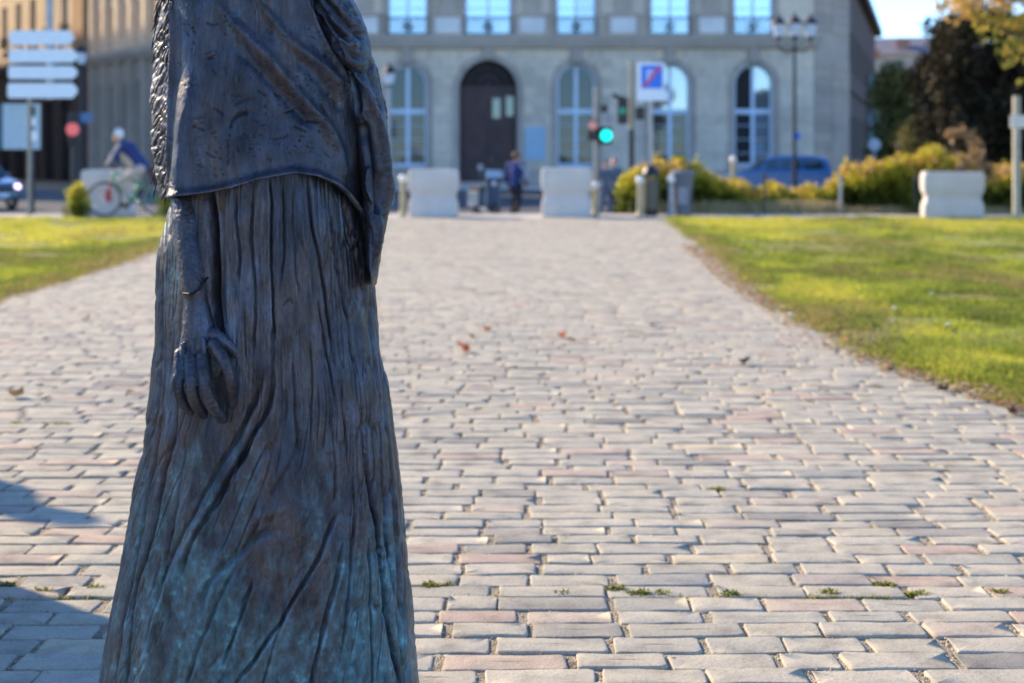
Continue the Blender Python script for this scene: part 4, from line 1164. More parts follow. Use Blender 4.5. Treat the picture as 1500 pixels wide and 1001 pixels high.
for rr_ in (.5, 1.0): 
    q = arch_ring(dx, rr_*2, 4.7, 4.7+rr_, .06, .40, .48); fl.add(q.v, q.f)
fo = fl.build('fanlight', M['doorw'], hall)
p = MB(); X = np.linspace(dx-1.46, dx+1.46, 21)
for i in range(20):
    f_ = lambda x: 4.55+math.sqrt(max(0, 1.47**2-(x-dx)**2)); p.add([(X[i],.47,4.55),(X[i+1],.47,4.55),(X[i+1],.47,f_(X[i+1])),(X[i],.47,f_(X[i]))], [(0,1,2,3)])
p.build('pane', M['room'], fo)
MB().box(dx-1.9, dx+1.9, -.7, -.12, BZ, BZ+.16).build('doorstep', M['trimst'], hall)
for i, (c, w, zb, zt, ar) in enumerate(uops):
    window_unit(hall, c, w, zb, zt, False, 'glasss', 2, 10.0, glass_low='glasss', fw=.075, gl_right='glasss2' if i % 3 == 1 else None)
    railing(hall, c, w+.1, 7.24, .98)
    q = MB(); q.box(c-w/2-.28, c-w/2, -.10, .02, 7.24, 11.3); q.box(c+w/2, c+w/2+.28, -.10, .02, 7.24, 11.3); q.box(c-w/2-.4, c+w/2+.4, -.2, .02, 11.3, 11.6)
    q.build('window_surround', M['trimst'], hall)
for i, (c, w, zb, zt, ar) in enumerate(uops2):
    window_unit(hall, c, w, zb, zt, False, 'glassm', 2)
ux = [o[0] for o in uops]
mids = [(a+b)/2 for a, b in zip(ux[:-1], ux[1:])] + [ux[-1]+1.9]
for c in mids:
    wd = 1.32 if c < ux[-1] else 0
    if wd:
        MB().box(c-wd/2, c+wd/2, -.16, .0, 7.36, 8.22).build('balustrade_panel', M['panel'], hall, bevel=.02)
        q = MB(); q.box(c-wd/2-.2, c-wd/2-.01, -.19, .0, 7.242, 8.24); q.box(c+wd/2+.01, c+wd/2+.2, -.19, .0, 7.242, 8.24); q.box(c-wd/2-.22, c+wd/2+.22, -.24, .0, 8.242, 8.42)
        q.box(c-.42, c+.42, -.13, .0, 8.42, 12.3)
        q.build('pilaster', M['trimst'], hall)
rf = MB(); rf.add([(XL,-.4,16.45),(XR+2,-.4,16.45),(XR+2,12,16.45),(XL,12,16.45),(XL+1,3,20),(XR+1,3,20),(XR+1,9,20),(XL+1,9,20)], [(0,1,5,4),(1,2,6,5),(2,3,7,6),(3,0,4,7),(4,5,6,7)])
rf.build('slate_roof', M['slate'], hall)
# canted corner in a warmer, browner stone, and the closed body of the block behind
cc = MB(); cy = 3.2
cc.add([(XR,.01,BZ),(XR+2.55,cy,BZ),(XR+2.55,cy,16),(XR,.01,16),(XR+2.55,14,BZ),(XR+2.55,14,16)], [(0,1,2,3),(1,4,5,2)])
cc.build('canted_corner_wall', M['brownst'] if False else M['warmst2'], hall)
q = MB(); dvec = Vector((2.55, cy-.01, 0)).normalized(); nrm = Vector((dvec.y, -dvec.x, 0))
L_ = math.hypot(2.55, cy)
for z in np.arange(BZ+.8, 15.6, .47):
    if 6.1 < z < 7.3: continue
    for (s0, s1) in ((.06, L_*.48), (L_*.5, L_-.06)):
        a = Vector((XR, .01, 0))+dvec*s0; b = Vector((XR, .01, 0))+dvec*s1; a2 = a+nrm*.05; b2 = b+nrm*.05
        q.add([(a.x,a.y,z),(b.x,b.y,z),(b2.x,b2.y,z),(a2.x,a2.y,z),(a.x,a.y,z+.43),(b.x,b.y,z+.43),(b2.x,b2.y,z+.43),(a2.x,a2.y,z+.43)], [(0,1,2,3),(4,7,6,5),(3,2,6,7),(0,3,7,4),(1,5,6,2)])
o = q.build('corner_blocks', M['warmst2'], hall); o['kind'] = 'stuff'
bk = MB().box(XL, XR+2.5, 14, 14.3, BZ, 16.4); bk.build('rear_wall', M['lime'], hall)
bk = MB().box(XL, XL+.3, .61, 14, BZ, 16.4); bk.build('end_wall', M['lime'], hall)
wl = MB().box(XR-1.08, XR-.72, -.07, -.035, 2.0, 2.35); wl.build('street_name_plate', M['signblue'], hall)
nb = MB(); nb.box(bx_(770)-.05, bx_(770)+1.0, -.10, -.036, .95, 2.65); nb.build('notice_panel', M['signlb'], hall)

# left wing: a facade running away to the left, lit above, shaded below
def oriented(name, P0, dirv, label, cat='building', group=None):
    return empty(name, (P0[0], P0[1], 0), math.atan2(dirv[1], dirv[0]), label, cat, group)
# the wing's outward side is local -y when the local x axis runs from far left to near right
wd = Vector((-.57, .82, 0)).normalized()
Pn = Vector((-17.4, 74.0, 0))
Lw = 13.6
wing = oriented('side_palace', Pn + wd*Lw, -wd, 'shadowed colonnaded stone facade behind the cyclist, its upper storey in warm sun')
gops_w = [(x, 1.0, .4, 5.4, True) for x in np.arange(1.5, Lw, 2.2)]
uo_w = [(x, 1.05, 7.9, 9.7, False) for x in np.arange(1.5, Lw, 2.2)]
uo_w2 = [(x, 1.05, 10.6, 14.2, False) for x in np.arange(1.5, Lw, 2.2)]
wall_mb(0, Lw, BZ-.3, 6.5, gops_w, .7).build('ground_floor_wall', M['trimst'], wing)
wall_mb(0, Lw, 7.1, 10.1, uo_w, .7).build('entresol_wall', M['warmst'], wing)
wall_mb(0, Lw, 10.1, 16.5, uo_w2, .7, .004).build('upper_wall', M['warmst'], wing)
q = MB(); q.box(-.1, Lw+.2, -.35, .7, 6.5, 6.75); q.box(-.1, Lw+.2, -.55, .7, 6.753, 7.1); q.build('string_course', M['trimst'], wing)
MB().box(-.2, Lw+.3, -.8, .7, 16.5, 17.2).build('cornice', M['warmst'], wing)
for x in np.arange(.4, Lw+.3, 2.2):
    MB().box(x-.28, x+.28, -.28, 0, BZ-.3, 6.5).build('pilaster', M['trimst'], wing)
    MB().box(x-.26, x+.26, -.26, 0, 7.1, 16.5).build('upper_pilaster', M['warmst'], wing)
for o_ in gops_w + uo_w + uo_w2:
    f = MB(); f.box(o_[0]-o_[1]/2, o_[0]+o_[1]/2, .30, .36, o_[2], o_[3]); w_ = f.build('window', M['glassd'], wing)
    f = MB(); f.box(o_[0]-.05, o_[0]+.05, .27, .30, o_[2], o_[3]-.02); f.box(o_[0]-o_[1]/2, o_[0]+o_[1]/2, .265, .295, (o_[2]+o_[3])/2, (o_[2]+o_[3])/2+.1); f.build('glazing_bar', M['wframe'], w_)
MB().box(0, Lw, .71, 12, BZ-.3, 16.6).build('house_body', M['slate'], wing)

Lw2 = 34
wing2 = oriented('street_house', Pn + wd*(Lw+.4+Lw2), -wd, 'tall terraced house behind the direction signs, dark shopfronts below sunlit cream storeys')
uo = [(x, 1.3, 8.6, 11.6, False) for x in np.arange(2, Lw2-3, 3.4)]
wall_mb(0, Lw2, 7.4, 17, uo, .6).build('upper_wall', M['warmst'], wing2)
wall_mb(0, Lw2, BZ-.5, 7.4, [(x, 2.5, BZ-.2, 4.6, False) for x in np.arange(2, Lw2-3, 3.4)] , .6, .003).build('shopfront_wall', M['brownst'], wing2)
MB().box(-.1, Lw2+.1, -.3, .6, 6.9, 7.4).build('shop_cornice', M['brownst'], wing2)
MB().box(Lw2-2.0, Lw2+.05, -.45, 0, 7.4, 17).build('corner_pier', M['rustst'], wing2)
for x in np.arange(2, Lw2-3, 3.4):
    f = MB().box(x-1.25, x+1.25, .3, .36, BZ-.2, 4.6).build('shop_window', M['glassd'], wing2)
    MB().box(x-.06, x+.06, .26, .3, BZ-.2, 4.6).build('glazing_bar', M['iron'], f)
    f = MB().box(x-.65, x+.65, .25, .31, 8.6, 11.6).build('window', M['glassm'], wing2)
    MB().box(x-.06, x+.06, .21, .25, 8.6, 11.58).build('glazing_bar', M['wframe'], f)
    MB().box(x-.95, x+.95, -.2, .0, 8.35, 8.59).build('window_sill', M['warmst'], wing2)
    railing(wing2, x, 1.5, 8.6, .9, -.12)
MB().box(0, Lw2, .61, 12, BZ-.5, 17.5).build('house_body', M['slate'], wing2)
# unseen house block added across that street to shade the lower storeys
opp = oriented('unseen_opposite_house', Pn + wd*95 + Vector((-8.6, -6.0, 0)), -wd, 'unseen tall house added across the side street to shade its lower fronts')
MB().box(0, 84, -12, 0, BZ-.3, 25.0).build('house_wall', M['warmst'], opp)
MB().box(-.3, 84.3, -12.4, .4, 25.0, 25.5).build('cornice', M['trimst'], opp)

# right: dark side street front, receding
P1 = W(1237, 225, 80); P2 = W(1282, 225, 126)
dv_ = Vector((P1.x-P2.x, P1.y-P2.y, 0)); Lr = dv_.length; dv_.normalize()
rs = empty('side_street_house', (P1.x, P1.y, 0), math.atan2(-dv_.y, -dv_.x), 'dark brown shaded side street front right of the pale building', 'building')
ro = [(x, 1.3, z, z+2.6, False) for x in np.arange(2.5, Lr-1, 3.6) for z in (1.0, 6.2)]
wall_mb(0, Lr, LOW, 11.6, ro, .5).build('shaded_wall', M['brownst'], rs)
for x, w, z0_, z1_, _a in ro:
    f = MB().box(x-w/2, x+w/2, .3, .36, z0_, z1_).build('window', M['glassd'], rs); MB().box(x-.05, x+.05, .26, .3, z0_, z1_).build('glazing_bar', M['wframe'], f)
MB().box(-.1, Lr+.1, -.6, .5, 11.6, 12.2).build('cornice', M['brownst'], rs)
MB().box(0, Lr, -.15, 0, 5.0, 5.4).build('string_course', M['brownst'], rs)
MB().box(0, Lr, .51, 8, LOW, 12.0).build('house_body', M['slate'], rs)

# distant pale house with tiled roof and chimney
HY = 135.0
dh = empty('distant_house', (wx(1340, HY), HY, 0), R(-14), 'distant cream house with a dark tiled roof and brick chimney seen above the bushes', 'building')
hz = lambda py: wz(py, HY)
ho = [(x, 1.1, z, z+1.9, False) for x in (-4.6, -1.6, 1.4, 4.4) for z in (hz(120), hz(170))]
wall_mb(-6.2, 7.5, LOW, hz(78), ho, .4).build('house_wall', M['cream'], dh)
for x, w, a, b, _ in ho:
    f = MB().box(x-w/2, x+w/2, .2, .26, a, b).build('window', M['glassd'], dh); MB().box(x-.05, x+.05, .15, .2, a, b).build('glazing_bar', M['wframe'], f)
q = MB(); e = hz(80); t_ = hz(50)
q.add([(-6.6,-.5,e),(8,-.5,e),(8,9,e),(-6.6,9,e),(-4.5,4,t_),(6,4,t_)], [(0,1,5,4),(1,2,5),(2,3,4,5),(3,0,4)]); q.build('tiled_roof', M['slate'], dh)
q = MB(); q.box(-1.7, -.5, 1.0, 1.9, e-.2, hz(58)); q.box(-1.85, -.35, .85, 2.05, hz(58), hz(56)); q.build('chimney', M['rtile'], dh)
MB().box(-6.4, -3.2, -.7, -.42, e-.3, e+.5).build('gable_trim', M['rtile'], dh)
MB().box(-6.19, 7.49, .41, 9, LOW, e-.05).build('house_body', M['cream'], dh)
h2 = empty('narrow_house', (wx(1284, 110), 110, 0), 0, 'slim pale blue shutter fronted house beside the dark side street', 'building')
MB().box(-.55, .75, 0, 5, LOW, wz(112, 110)).build('house_wall', M['signlb'], h2); MB().box(-.3, .3, -.05, 0, wz(165, 110), wz(130, 110)).build('window', M['glassm'], h2)
MB().box(-.7, .9, -.2, 5, wz(112, 110), wz(108, 110)).build('roof_edge', M['slate'], h2)

# ================================================================== vegetation
def leaves(name, centers, radii, n, size, mat, parent, seed=1, squash=1.0, tone_fn=None, hollow=.35, droop=0.0):
    """leaf-sized faces scattered through a set of ellipsoid clumps"""
    r = np.random.default_rng(seed); C = np.array(centers, float); Rd = np.array(radii, float)
    if Rd.ndim == 1: Rd = np.repeat(Rd[:, None], 3, 1)
    vol = Rd.prod(1); k = r.choice(len(C), n, p=vol/vol.sum())
    d = r.normal(size=(n, 3)); d /= np.linalg.norm(d, axis=1)[:, None]
    rad = (hollow + (1-hollow)*r.random(n)**.6)
    P = C[k] + d*rad[:, None]*Rd[k]; P += r.normal(0, size*.8, P.shape)
    s = size*r.uniform(.6, 1.4, n)
    a = r.normal(size=(n, 3)); a[:, 2] -= droop; a /= np.linalg.norm(a, axis=1)[:, None]
    b = np.cross(a, r.normal(size=(n, 3))); b /= np.linalg.norm(b, axis=1)[:, None]
    q = np.stack([P - a*s[:, None], P + b*(s*.55)[:, None], P + a*s[:, None], P - b*(s*.55)[:, None]], 1)
    q[:, 1] += np.cross(a, b)*(s*.25)[:, None]; q[:, 3] += np.cross(a, b)*(s*.25)[:, None]
    Fq = np.arange(4*n).reshape(n, 4)
    t = tone_fn(P, r, k) if tone_fn else r.random(n)
    return link(name, np_mesh(name, q.reshape(-1, 3), Fq, tone=np.repeat(np.clip(t, 0, 1), 4)), mat, parent)
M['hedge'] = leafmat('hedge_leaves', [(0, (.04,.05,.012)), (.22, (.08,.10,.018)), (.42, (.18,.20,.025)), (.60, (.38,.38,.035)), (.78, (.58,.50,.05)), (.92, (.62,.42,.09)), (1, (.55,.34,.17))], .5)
M['darkleaf'] = leafmat('dark_evergreen_leaves', [(0, (.018,.016,.010)), (.5, (.032,.026,.014)), (.85, (.055,.042,.02)), (1, (.09,.075,.03))], .18)
M['autumn'] = leafmat('autumn_leaves', [(0, (.10,.13,.03)), (.3, (.20,.24,.05)), (.55, (.46,.38,.08)), (.75, (.62,.36,.08)), (1, (.70,.48,.20))], .5)
M['olive'] = leafmat('olive_leaves', [(0, (.045,.05,.02)), (.5, (.11,.11,.035)), (.85, (.22,.18,.05)), (1, (.36,.28,.09))], .35)
M['dry'] = leafmat('dry_plant_leaves', [(0, (.20,.13,.07)), (.5, (.42,.30,.16)), (.8, (.50,.27,.12)), (1, (.62,.52,.38))], .4)
M['strawl'] = leafmat('dry_stalks', [(0, (.30,.22,.12)), (.5, (.48,.37,.22)), (1, (.40,.38,.14))], .3)

def hedge(name, x0, x1, y, ztop, label, seed, n):
    h = empty(name, ((x0+x1)/2, y, LOW*.45), 0, label, 'hedge')
    r = np.random.default_rng(seed); m = int((x1-x0)/.28); C = []; Rr = []
    for i in range(m):
        x = x0+(x1-x0)*(i+.5)/m - (x0+x1)/2
        top = ztop(x+(x0+x1)/2) - LOW*.45
        for z, w in ((.30, .48), (.62, .46), (top-.28, .40)):
            C.append((x+r.normal(0, .08), r.normal(0, .16), min(z, top-.2)+r.normal(0, .05))); Rr.append((.30*r.uniform(.8, 1.2), w, .30*r.uniform(.8, 1.25)))
        if r.random() < .55: C.append((x, r.normal(0, .1), top-.06)); Rr.append((.12, .14, .18))
    tops = np.array([ztop(x) - LOW*.45 for x in np.linspace(x0, x1, 60)])
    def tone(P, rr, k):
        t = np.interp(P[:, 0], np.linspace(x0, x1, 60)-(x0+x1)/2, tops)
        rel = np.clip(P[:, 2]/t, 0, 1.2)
        base = .22 + .55*sstep(rel, .45, .95) + .22*fbm(P[:, 0]*1.4, P[:, 2]*2.2, seed+2, 3) + .18*sstep(P[:, 0]+(x0+x1)/2, 6, 10)*rr.random(len(P)) + rr.normal(0, .10, len(P))  # yellow flower tops, with lit top and shaded foot painted into the tone
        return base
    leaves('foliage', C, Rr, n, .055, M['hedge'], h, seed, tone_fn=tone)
    st = MB()
    for i in range(int((x1-x0)*5)):
        x = r.uniform(x0, x1)-(x0+x1)/2; yy = r.normal(0, .2); zt = r.uniform(.5, .95)
        st.tube([(x, yy, 0), (x+r.normal(0, .05), yy, zt*.5), (x+r.normal(0, .12), yy+r.normal(0, .05), zt)], [.014, .010, .004], 5)
    st.build('stems', M['bark'], h)['kind'] = 'stuff'
    return h
HYD = 31.4
def top1(x):
    px = 750+F*x/HYD
    py = np.interp(px, [890, 905, 930, 960, 1000, 1030, 1060, 1100, 1150, 1200, 1215, 1240, 1290, 1335, 1360, 1395, 1420, 1440, 1470, 1500, 1600], [262, 248, 246, 242, 238, 248, 268, 278, 286, 290, 270, 244, 235, 229, 225, 228, 240, 256, 250, 238, 240])
    return wz(py + 5*math.sin(px*.11) + 3*math.sin(px*.37), HYD)
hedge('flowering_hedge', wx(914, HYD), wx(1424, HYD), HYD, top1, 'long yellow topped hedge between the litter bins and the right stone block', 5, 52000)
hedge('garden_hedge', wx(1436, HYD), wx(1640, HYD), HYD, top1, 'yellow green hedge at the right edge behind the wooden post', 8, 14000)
# dry stalks at the hedge foot
def stalks(n=5200):
    r = np.random.default_rng(9); x = wx(1, HYD); 
    px = np.concatenate([r.normal(1165, 35, n//2), r.uniform(950, 1500, n-n//2)]); X = wx(px, 30.75); Y = 30.75+r.normal(0, .12, n)
    h = np.where(px < 1230, r.uniform(.10, .34, n), r.uniform(.06, .22, n)); lean = r.normal(0, .06, (n, 2)); w = .006
    z0 = -.03
    q = np.stack([np.column_stack([X-w, Y, np.full(n, z0)]), np.column_stack([X+w, Y, np.full(n, z0)]), np.column_stack([X+w*.6+lean[:, 0], Y+lean[:, 1], z0+h]), np.column_stack([X-w*.6+lean[:, 0], Y+lean[:, 1], z0+h])], 1)
    return np_mesh('dry_grass', q.reshape(-1, 3), np.arange(4*n).reshape(n, 4), tone=np.repeat(r.random(n), 4))
o = link('dry_grass', stalks(), M['strawl']); tag(o, 'tan dry grass standing along the foot of the hedge', 'grass', kind='stuff')

def tree_trunk(parent, pts, rads, limbs, mat):
    t = MB(); t.tube(pts, rads, 12); o = t.build('trunk', mat, parent, smooth=True)
    lb = MB()
    for l, rr in limbs: lb.tube(l, rr, 7)
    lb.build('branches', mat, parent, smooth=True)
def rnd_clumps(r, n, box, rad):
    x0, x1, y0, y1, z0, z1 = box
    return [(r.uniform(x0, x1), r.uniform(y0, y1), r.uniform(z0, z1)) for _ in range(n)], [(rad*r.uniform(.6, 1.2), rad*r.uniform(.6, 1.2), rad*r.uniform(.5, 1.0)) for _ in range(n)]
# broad dark evergreen
TY = 46.0; r = random.Random(21)
tx = wx(1450, TY)
dt = empty('evergreen_tree', (tx, TY, LOW), 0, 'broad dark evergreen tree filling the view behind the right stone block', 'tree')
C = []; Rd = []
for (px, py, rr) in [(1395,60,.75),(1420,45,.7),(1450,40,.8),(1490,60,.9),(1530,70,1.),(1375,100,.75),(1405,100,.9),(1445,95,1.0),(1490,110,1.),(1368,140,.65),(1395,150,.9),(1440,150,1.0),(1490,165,1.),
                      (1372,185,.7),(1405,195,.85),(1450,205,.9),(1495,215,1.),(1400,225,.7),(1450,240,.8),(1500,250,.9),(1540,130,1.1),(1545,200,1.1),(1560,60,1.),(1385,40,.5),(1415,22,.5),(1360,118,.4),(1365,165,.4)]:
    for k in range(3):
        p = W(px+r.uniform(-8, 8), py+r.uniform(-8, 8), TY); C.append((p.x-tx, (k-1)*1.1+r.uniform(-.3, .3), p.z-LOW)); Rd.append((rr*.85, rr*.9, rr*.72))
leaves('crown', C, Rd, 60000, .085, M['darkleaf'], dt, 31, hollow=.2)
tree_trunk(dt, [(0,0,0),(.1,.1,1.2),(0,.1,2.6),(.2,0,4.2)], [.30,.24,.2,.1], [([(0,.1,1.4+.4*k),(math.cos(k*2.1)*.9,math.sin(k*2.1)*.8,2.2+.5*k),(math.cos(k*2.1)*1.7,math.sin(k*2.1)*1.4,3+.5*k)],[.1,.06,.02]) for k in range(6)], M['bark'])
# autumn tree, branches reaching in from the top right
AY_ = 27.0; ax = wx(1620, AY_)
at_ = empty('autumn_tree', (ax, AY_, 0), 0, 'autumn tree with yellow and orange leaves hanging into the top right corner', 'tree')
C = []; Rd = []
for (px, py, rr) in [(1500,-10,.32),(1470,0,.28),(1440,-8,.26),(1405,-14,.2),(1495,35,.24),(1480,62,.16),(1498,88,.15),(1455,28,.14),(1425,16,.12),(1393,2,.10),(1520,60,.28),(1540,10,.4),(1580,-20,.6),(1560,80,.3),(1600,40,.5),
                     (1500,-60,.6),(1420,-60,.4),(1560,-90,.8),(1640,-60,.9),(1680,20,.8),(1600,-160,1.),(1700,-150,1.1),(1480,-140,.7),(1378,-24,.16),(1472,92,.10),(1500,118,.12),(1455,52,.12),(1438,40,.13),(1410,22,.17),(1385,12,.16),(1420,0,.24),(1440,22,.2),(1400,4,.2),(1470,30,.2),(1490,70,.18)]:
    for k in range(2):
        p = W(px+r.uniform(-5, 5), py+r.uniform(-5, 5), AY_); C.append((p.x-ax, (k-.5)*.7+r.uniform(-.2, .2), p.z)); Rd.append((rr, rr, rr*.8))
leaves('crown', C, Rd, 42000, .062, M['autumn'], at_, 33, hollow=.1, tone_fn=lambda P, rr, k: .48 + .5*fbm(P[:, 0]*1.3, P[:, 2]*1.6, 5, 2) + .25*sstep(P[:, 2], 2.6, 4.0) + rr.normal(0, .14, len(P)))
tree_trunk(at_, [(0,0,0),(.05,0,1.2),(0,.05,2.4),(-.1,0,4)], [.17,.14,.11,.06], [([(0,0,1.9+.3*k),(-.6-.25*k,.1*(k-2),2.7+.22*k),(-1.4-.28*k,.15*(k-2),3.2+.2*k)],[.05,.03,.01]) for k in range(5)], M['bark'])
# olive bushes
def bush(name, px0, px1, py0, py1, Y, n, mat, label, seed, size, cl=.45, tone_fn=None):
    r = random.Random(seed); cx = wx((px0+px1)/2, Y); e = empty(name, (cx, Y, LOW if Y > 33 else 0), 0, label, 'bush')
    zt = wz(py0, Y)-e.location.z; zb = max(.1, wz(py1, Y)-e.location.z); hw = (wx(px1, Y)-wx(px0, Y))/2
    C = []; Rd = []
    for _ in range(26):
        z = r.uniform(zb, zt-cl*.5); s = math.sqrt(max(.05, 1-((z-zb)/(zt-zb))**2.2)); C.append((r.uniform(-1, 1)*hw*s*.8, r.uniform(-1, 1)*hw*s*.7, z)); Rd.append(cl*r.uniform(.6, 1.1))
    leaves('foliage', C, Rd, n, size, mat, e, seed, tone_fn=tone_fn)
    st = MB()
    for k in range(7): st.tube([(r.uniform(-.1, .1), r.uniform(-.1, .1), 0), (r.uniform(-.5, .5)*hw, r.uniform(-.4, .4)*hw, zt*.45), (r.uniform(-.8, .8)*hw, r.uniform(-.5, .5)*hw, zt*.8)], [.05*cl*2, .03*cl*2, .008], 6)
    st.build('stems', M['bark'], e)
bush('tall_bush', 1276, 1350, 96, 232, 62, 16000, M['olive'], 'tall olive brown bush standing in front of the distant cream house', 41, .10, .8)
bush('round_bush', 1320, 1400, 185, 240, 52, 9000, M['olive'], 'low dull brown bush under the left side of the dark evergreen', 43, .08, .55)
bush('yellow_bush', 96, 128, 268, 318, 28.6, 1500, M['hedge'], 'small yellow green bush at the left lawn edge beside the cyclist', 45, .035, .16, lambda P, rr, k: .30+.45*sstep(P[:, 2], .15, .5)+rr.normal(0, .1, len(P)))
# dark shade tree and clutter in the street at left
bush('street_bush', 232, 262, 275, 319, 28.9, 900, M['hedge'], 'pale yellow tuft of plants at the lawn end behind the statue', 46, .03, .12, lambda P, rr, k: .55+rr.normal(0, .15, len(P)))
# ================================================================== stone blocks
def block(px0, px1, pytop, Y, label, turn=0.0, soil=False, base=-.004):
    w = (px1-px0)*Y/F; h = wz(pytop, Y)-base; d = .62
    e = empty('stone_block', (wx((px0+px1)/2, Y+d/2), Y+d/2, base), turn, label, 'stone block', 'wavy sided stone blocks closing the path')
    prof = [(0, .965), (.03, .985), (.16, 1.0), (.30, .985), (.36, .93), (.42, .905), (.47, .905), (.53, .95), (.58, .99), (.72, 1.015), (.90, 1.01), (.965, .985), (1.0, .94)]
    mb = MB(); n = 24
    for t, s in prof:
        for k in range(n):
            a = 2*math.pi*k/n; c, q = math.cos(a), math.sin(a)
            x = math.copysign(abs(c)**.16, c); y = math.copysign(abs(q)**.16, q)
            mb.v.append((x*(w/2)*s, y*(d/2)*(s*1.0), t*h))
    for i in range(len(prof)-1):
        for k in range(n):
            a = i*n+k; b = i*n+(k+1) % n; mb.f.append((a, b, b+n, a+n))
    mb.f.append(tuple(range(n))[::-1]); mb.f.append(tuple((len(prof)-1)*n+k for k in range(n)))
    mb.build('block_body', M['block'], e, bevel=.012)
    if soil: MB().box(-w/2+.10, w/2-.10, -d/2+.10, d/2-.10, h-.02, h+.015).build('soil_fill', M['bark'], e)
    else: MB().box(-w/2+.16, w/2-.16, -d/2+.14, d/2-.14, h-.02, h+.008).build('capping', M['block'], e, bevel=.006)
    return e
block(600, 671, 249, 29.0, 'pale wavy sided stone block immediately right of the statue, left of the arched door', R(-4))
block(794, 867, 247, 29.0, 'pale wavy sided stone block between the walking man and the green signal', R(-7))
block(1351, 1438, 252, 28.4, 'pale wavy sided stone block at the lawn end on the right, holding a dry plant', R(-9), True)
block(124, 197, 249, 29.9, 'pale stone block half hidden behind the bicycle front wheel', R(-3))
# dry plant growing from the right block
DY = 28.75; pe = empty('dry_plant', (wx(1402, DY), DY, wz(252, DY)+.02), 0, 'leaning dry plant with pale tan leaves on top of the right stone block', 'plant')
C = []; Rd = []
for (px, py, rr) in [(1395,196,.11),(1408,194,.10),(1420,200,.11),(1430,212,.10),(1426,228,.10),(1438,226,.09),(1442,242,.08),(1418,240,.10),(1408,246,.08),(1432,246,.08)]:
    p = W(px, py, DY); C.append((p.x-pe.location.x, r.uniform(-.08, .08), p.z-pe.location.z)); Rd.append(rr)
leaves('foliage', C, Rd, 900, .04, M['dry'], pe, 51)
st = MB()
for k in range(7): st.tube([(.05*k-.1, 0, -.03), (.25-.03*k, .02*k-.05, .25), (.25-.10*k, .02*k, .42+.03*k)], [.014, .009, .004], 6)
st.build('stems', M['bark'], pe)['kind'] = 'stuff'

# ================================================================== people
def person(loc, rz, height, cols, pose, label, lean=0.0, extra=None):
    """segments in metres for a 1.75 m figure facing -y; body is one skin, clothes are children"""
    e = empty('person', loc, rz, label, 'person'); s = height/1.75
    J = dict(pose)
    def V3(p): return Vector(p)*s
    def ch(mb, pts, rads): chain(mb, [V3(p) for p in pts], [q*s for q in rads], 12)
    b = MB()
    ch(b, [J['pelvis'], J['waist'], J['chest'], J['neck0']], [.115, .105, .125, .075]); ch(b, [J['neck0'], J['neck1']], [.055, .05])
    h = V3(J['head']); b.sphere(h, .098*s, 16, 12, (.86, 1.0, 1.18)); b.sphere(h + Vector((0, -.095*s, -.015*s)), .02*s, 8, 6, (.7, 1, 1.3))
    b.sphere(h + Vector((0, -.05*s, -.085*s)), .05*s, 10, 8)
    for sd in (-1, 1): b.sphere(h + Vector((sd*.086*s, .005*s, -.01*s)), .024*s, 8, 6, (.4, .8, 1.2))
    for sd in 'LR':
        ch(b, [J['sh'+sd], J['el'+sd], J['wr'+sd]], [.055, .043, .028])
        hd = Vector(J['ha'+sd]); wr = Vector(J['wr'+sd]); dr = (hd-wr).normalized(); sdv = Vector((dr.y, -dr.x, .0001)).normalized()
        ch(b, [tuple(wr), tuple(hd)], [.03, .036])
        for f in range(4):
            o_ = sdv*(f-1.5)*.018; ch(b, [tuple(hd+o_), tuple(hd+o_+dr*.045), tuple(hd+o_+dr*(.075-.006*abs(f-1.3)))], [.0095, .009, .0075])
        ch(b, [tuple(wr+dr*.02+sdv*.03), tuple(hd+sdv*.052+dr*.01)], [.012, .009])
        ch(b, [J['hi'+sd], J['kn'+sd], J['an'+sd]], [.085, .058, .04])
        an = Vector(J['an'+sd]); toe = Vector(J['to'+sd]); ch(b, [tuple(an+Vector((0, .02, -.02))), tuple(toe)], [.04, .033])
    remeshed(b, 'body', M['skin'], e, .009*s, 2)
    t = MB(); ch(t, [J['pelvis'], J['waist'], J['chest'], J['neck0']], [.142, .140, .160, .085])
    ch(t, [J['shL'], J['shR']], [.085, .085])
    for sd in 'LR': ch(t, [J['sh'+sd], J['el'+sd], J['wr'+sd]], [.078, .062, .046])
    remeshed(t, cols.get('topname', 'jacket'), M[cols['top']], e, .012*s, 3, .012*s, .09)
    l = MB()
    shorts = cols.get('shorts')
    for sd in 'LR':
        hi, kn, an = Vector(J['hi'+sd]), Vector(J['kn'+sd]), Vector(J['an'+sd])
        if shorts: ch(l, [tuple(hi), tuple(hi.lerp(kn, .9))], [.115, .082])
        else: ch(l, [tuple(hi), tuple(kn), tuple(an)], [.112, .078, .060])
    ch(l, [J['pelvis'], J['waist']], [.14, .13])
    remeshed(l, 'shorts' if shorts else 'trousers', M[cols['legs']], e, .012*s, 2, .008*s, .09)
    for sd in 'LR':
        sh = MB(); an, toe = Vector(J['an'+sd]), Vector(J['to'+sd]); ch(sh, [tuple(an+Vector((0, .035, -.028))), tuple((an+toe)/2+Vector((0, 0, -.012))), tuple(toe)], [.046, .045, .038])
        remeshed(sh, 'shoe', M['black'], e, .01*s, 2)
    hr = MB(); hr.sphere(h + Vector((0, .022*s, .022*s)), .104*s, 16, 12, (.92, .98, 1.12)); hr.build('hat' if cols.get('hat') else 'hair', M[cols.get('hat') or cols['hair']], e, smooth=True)
    return e
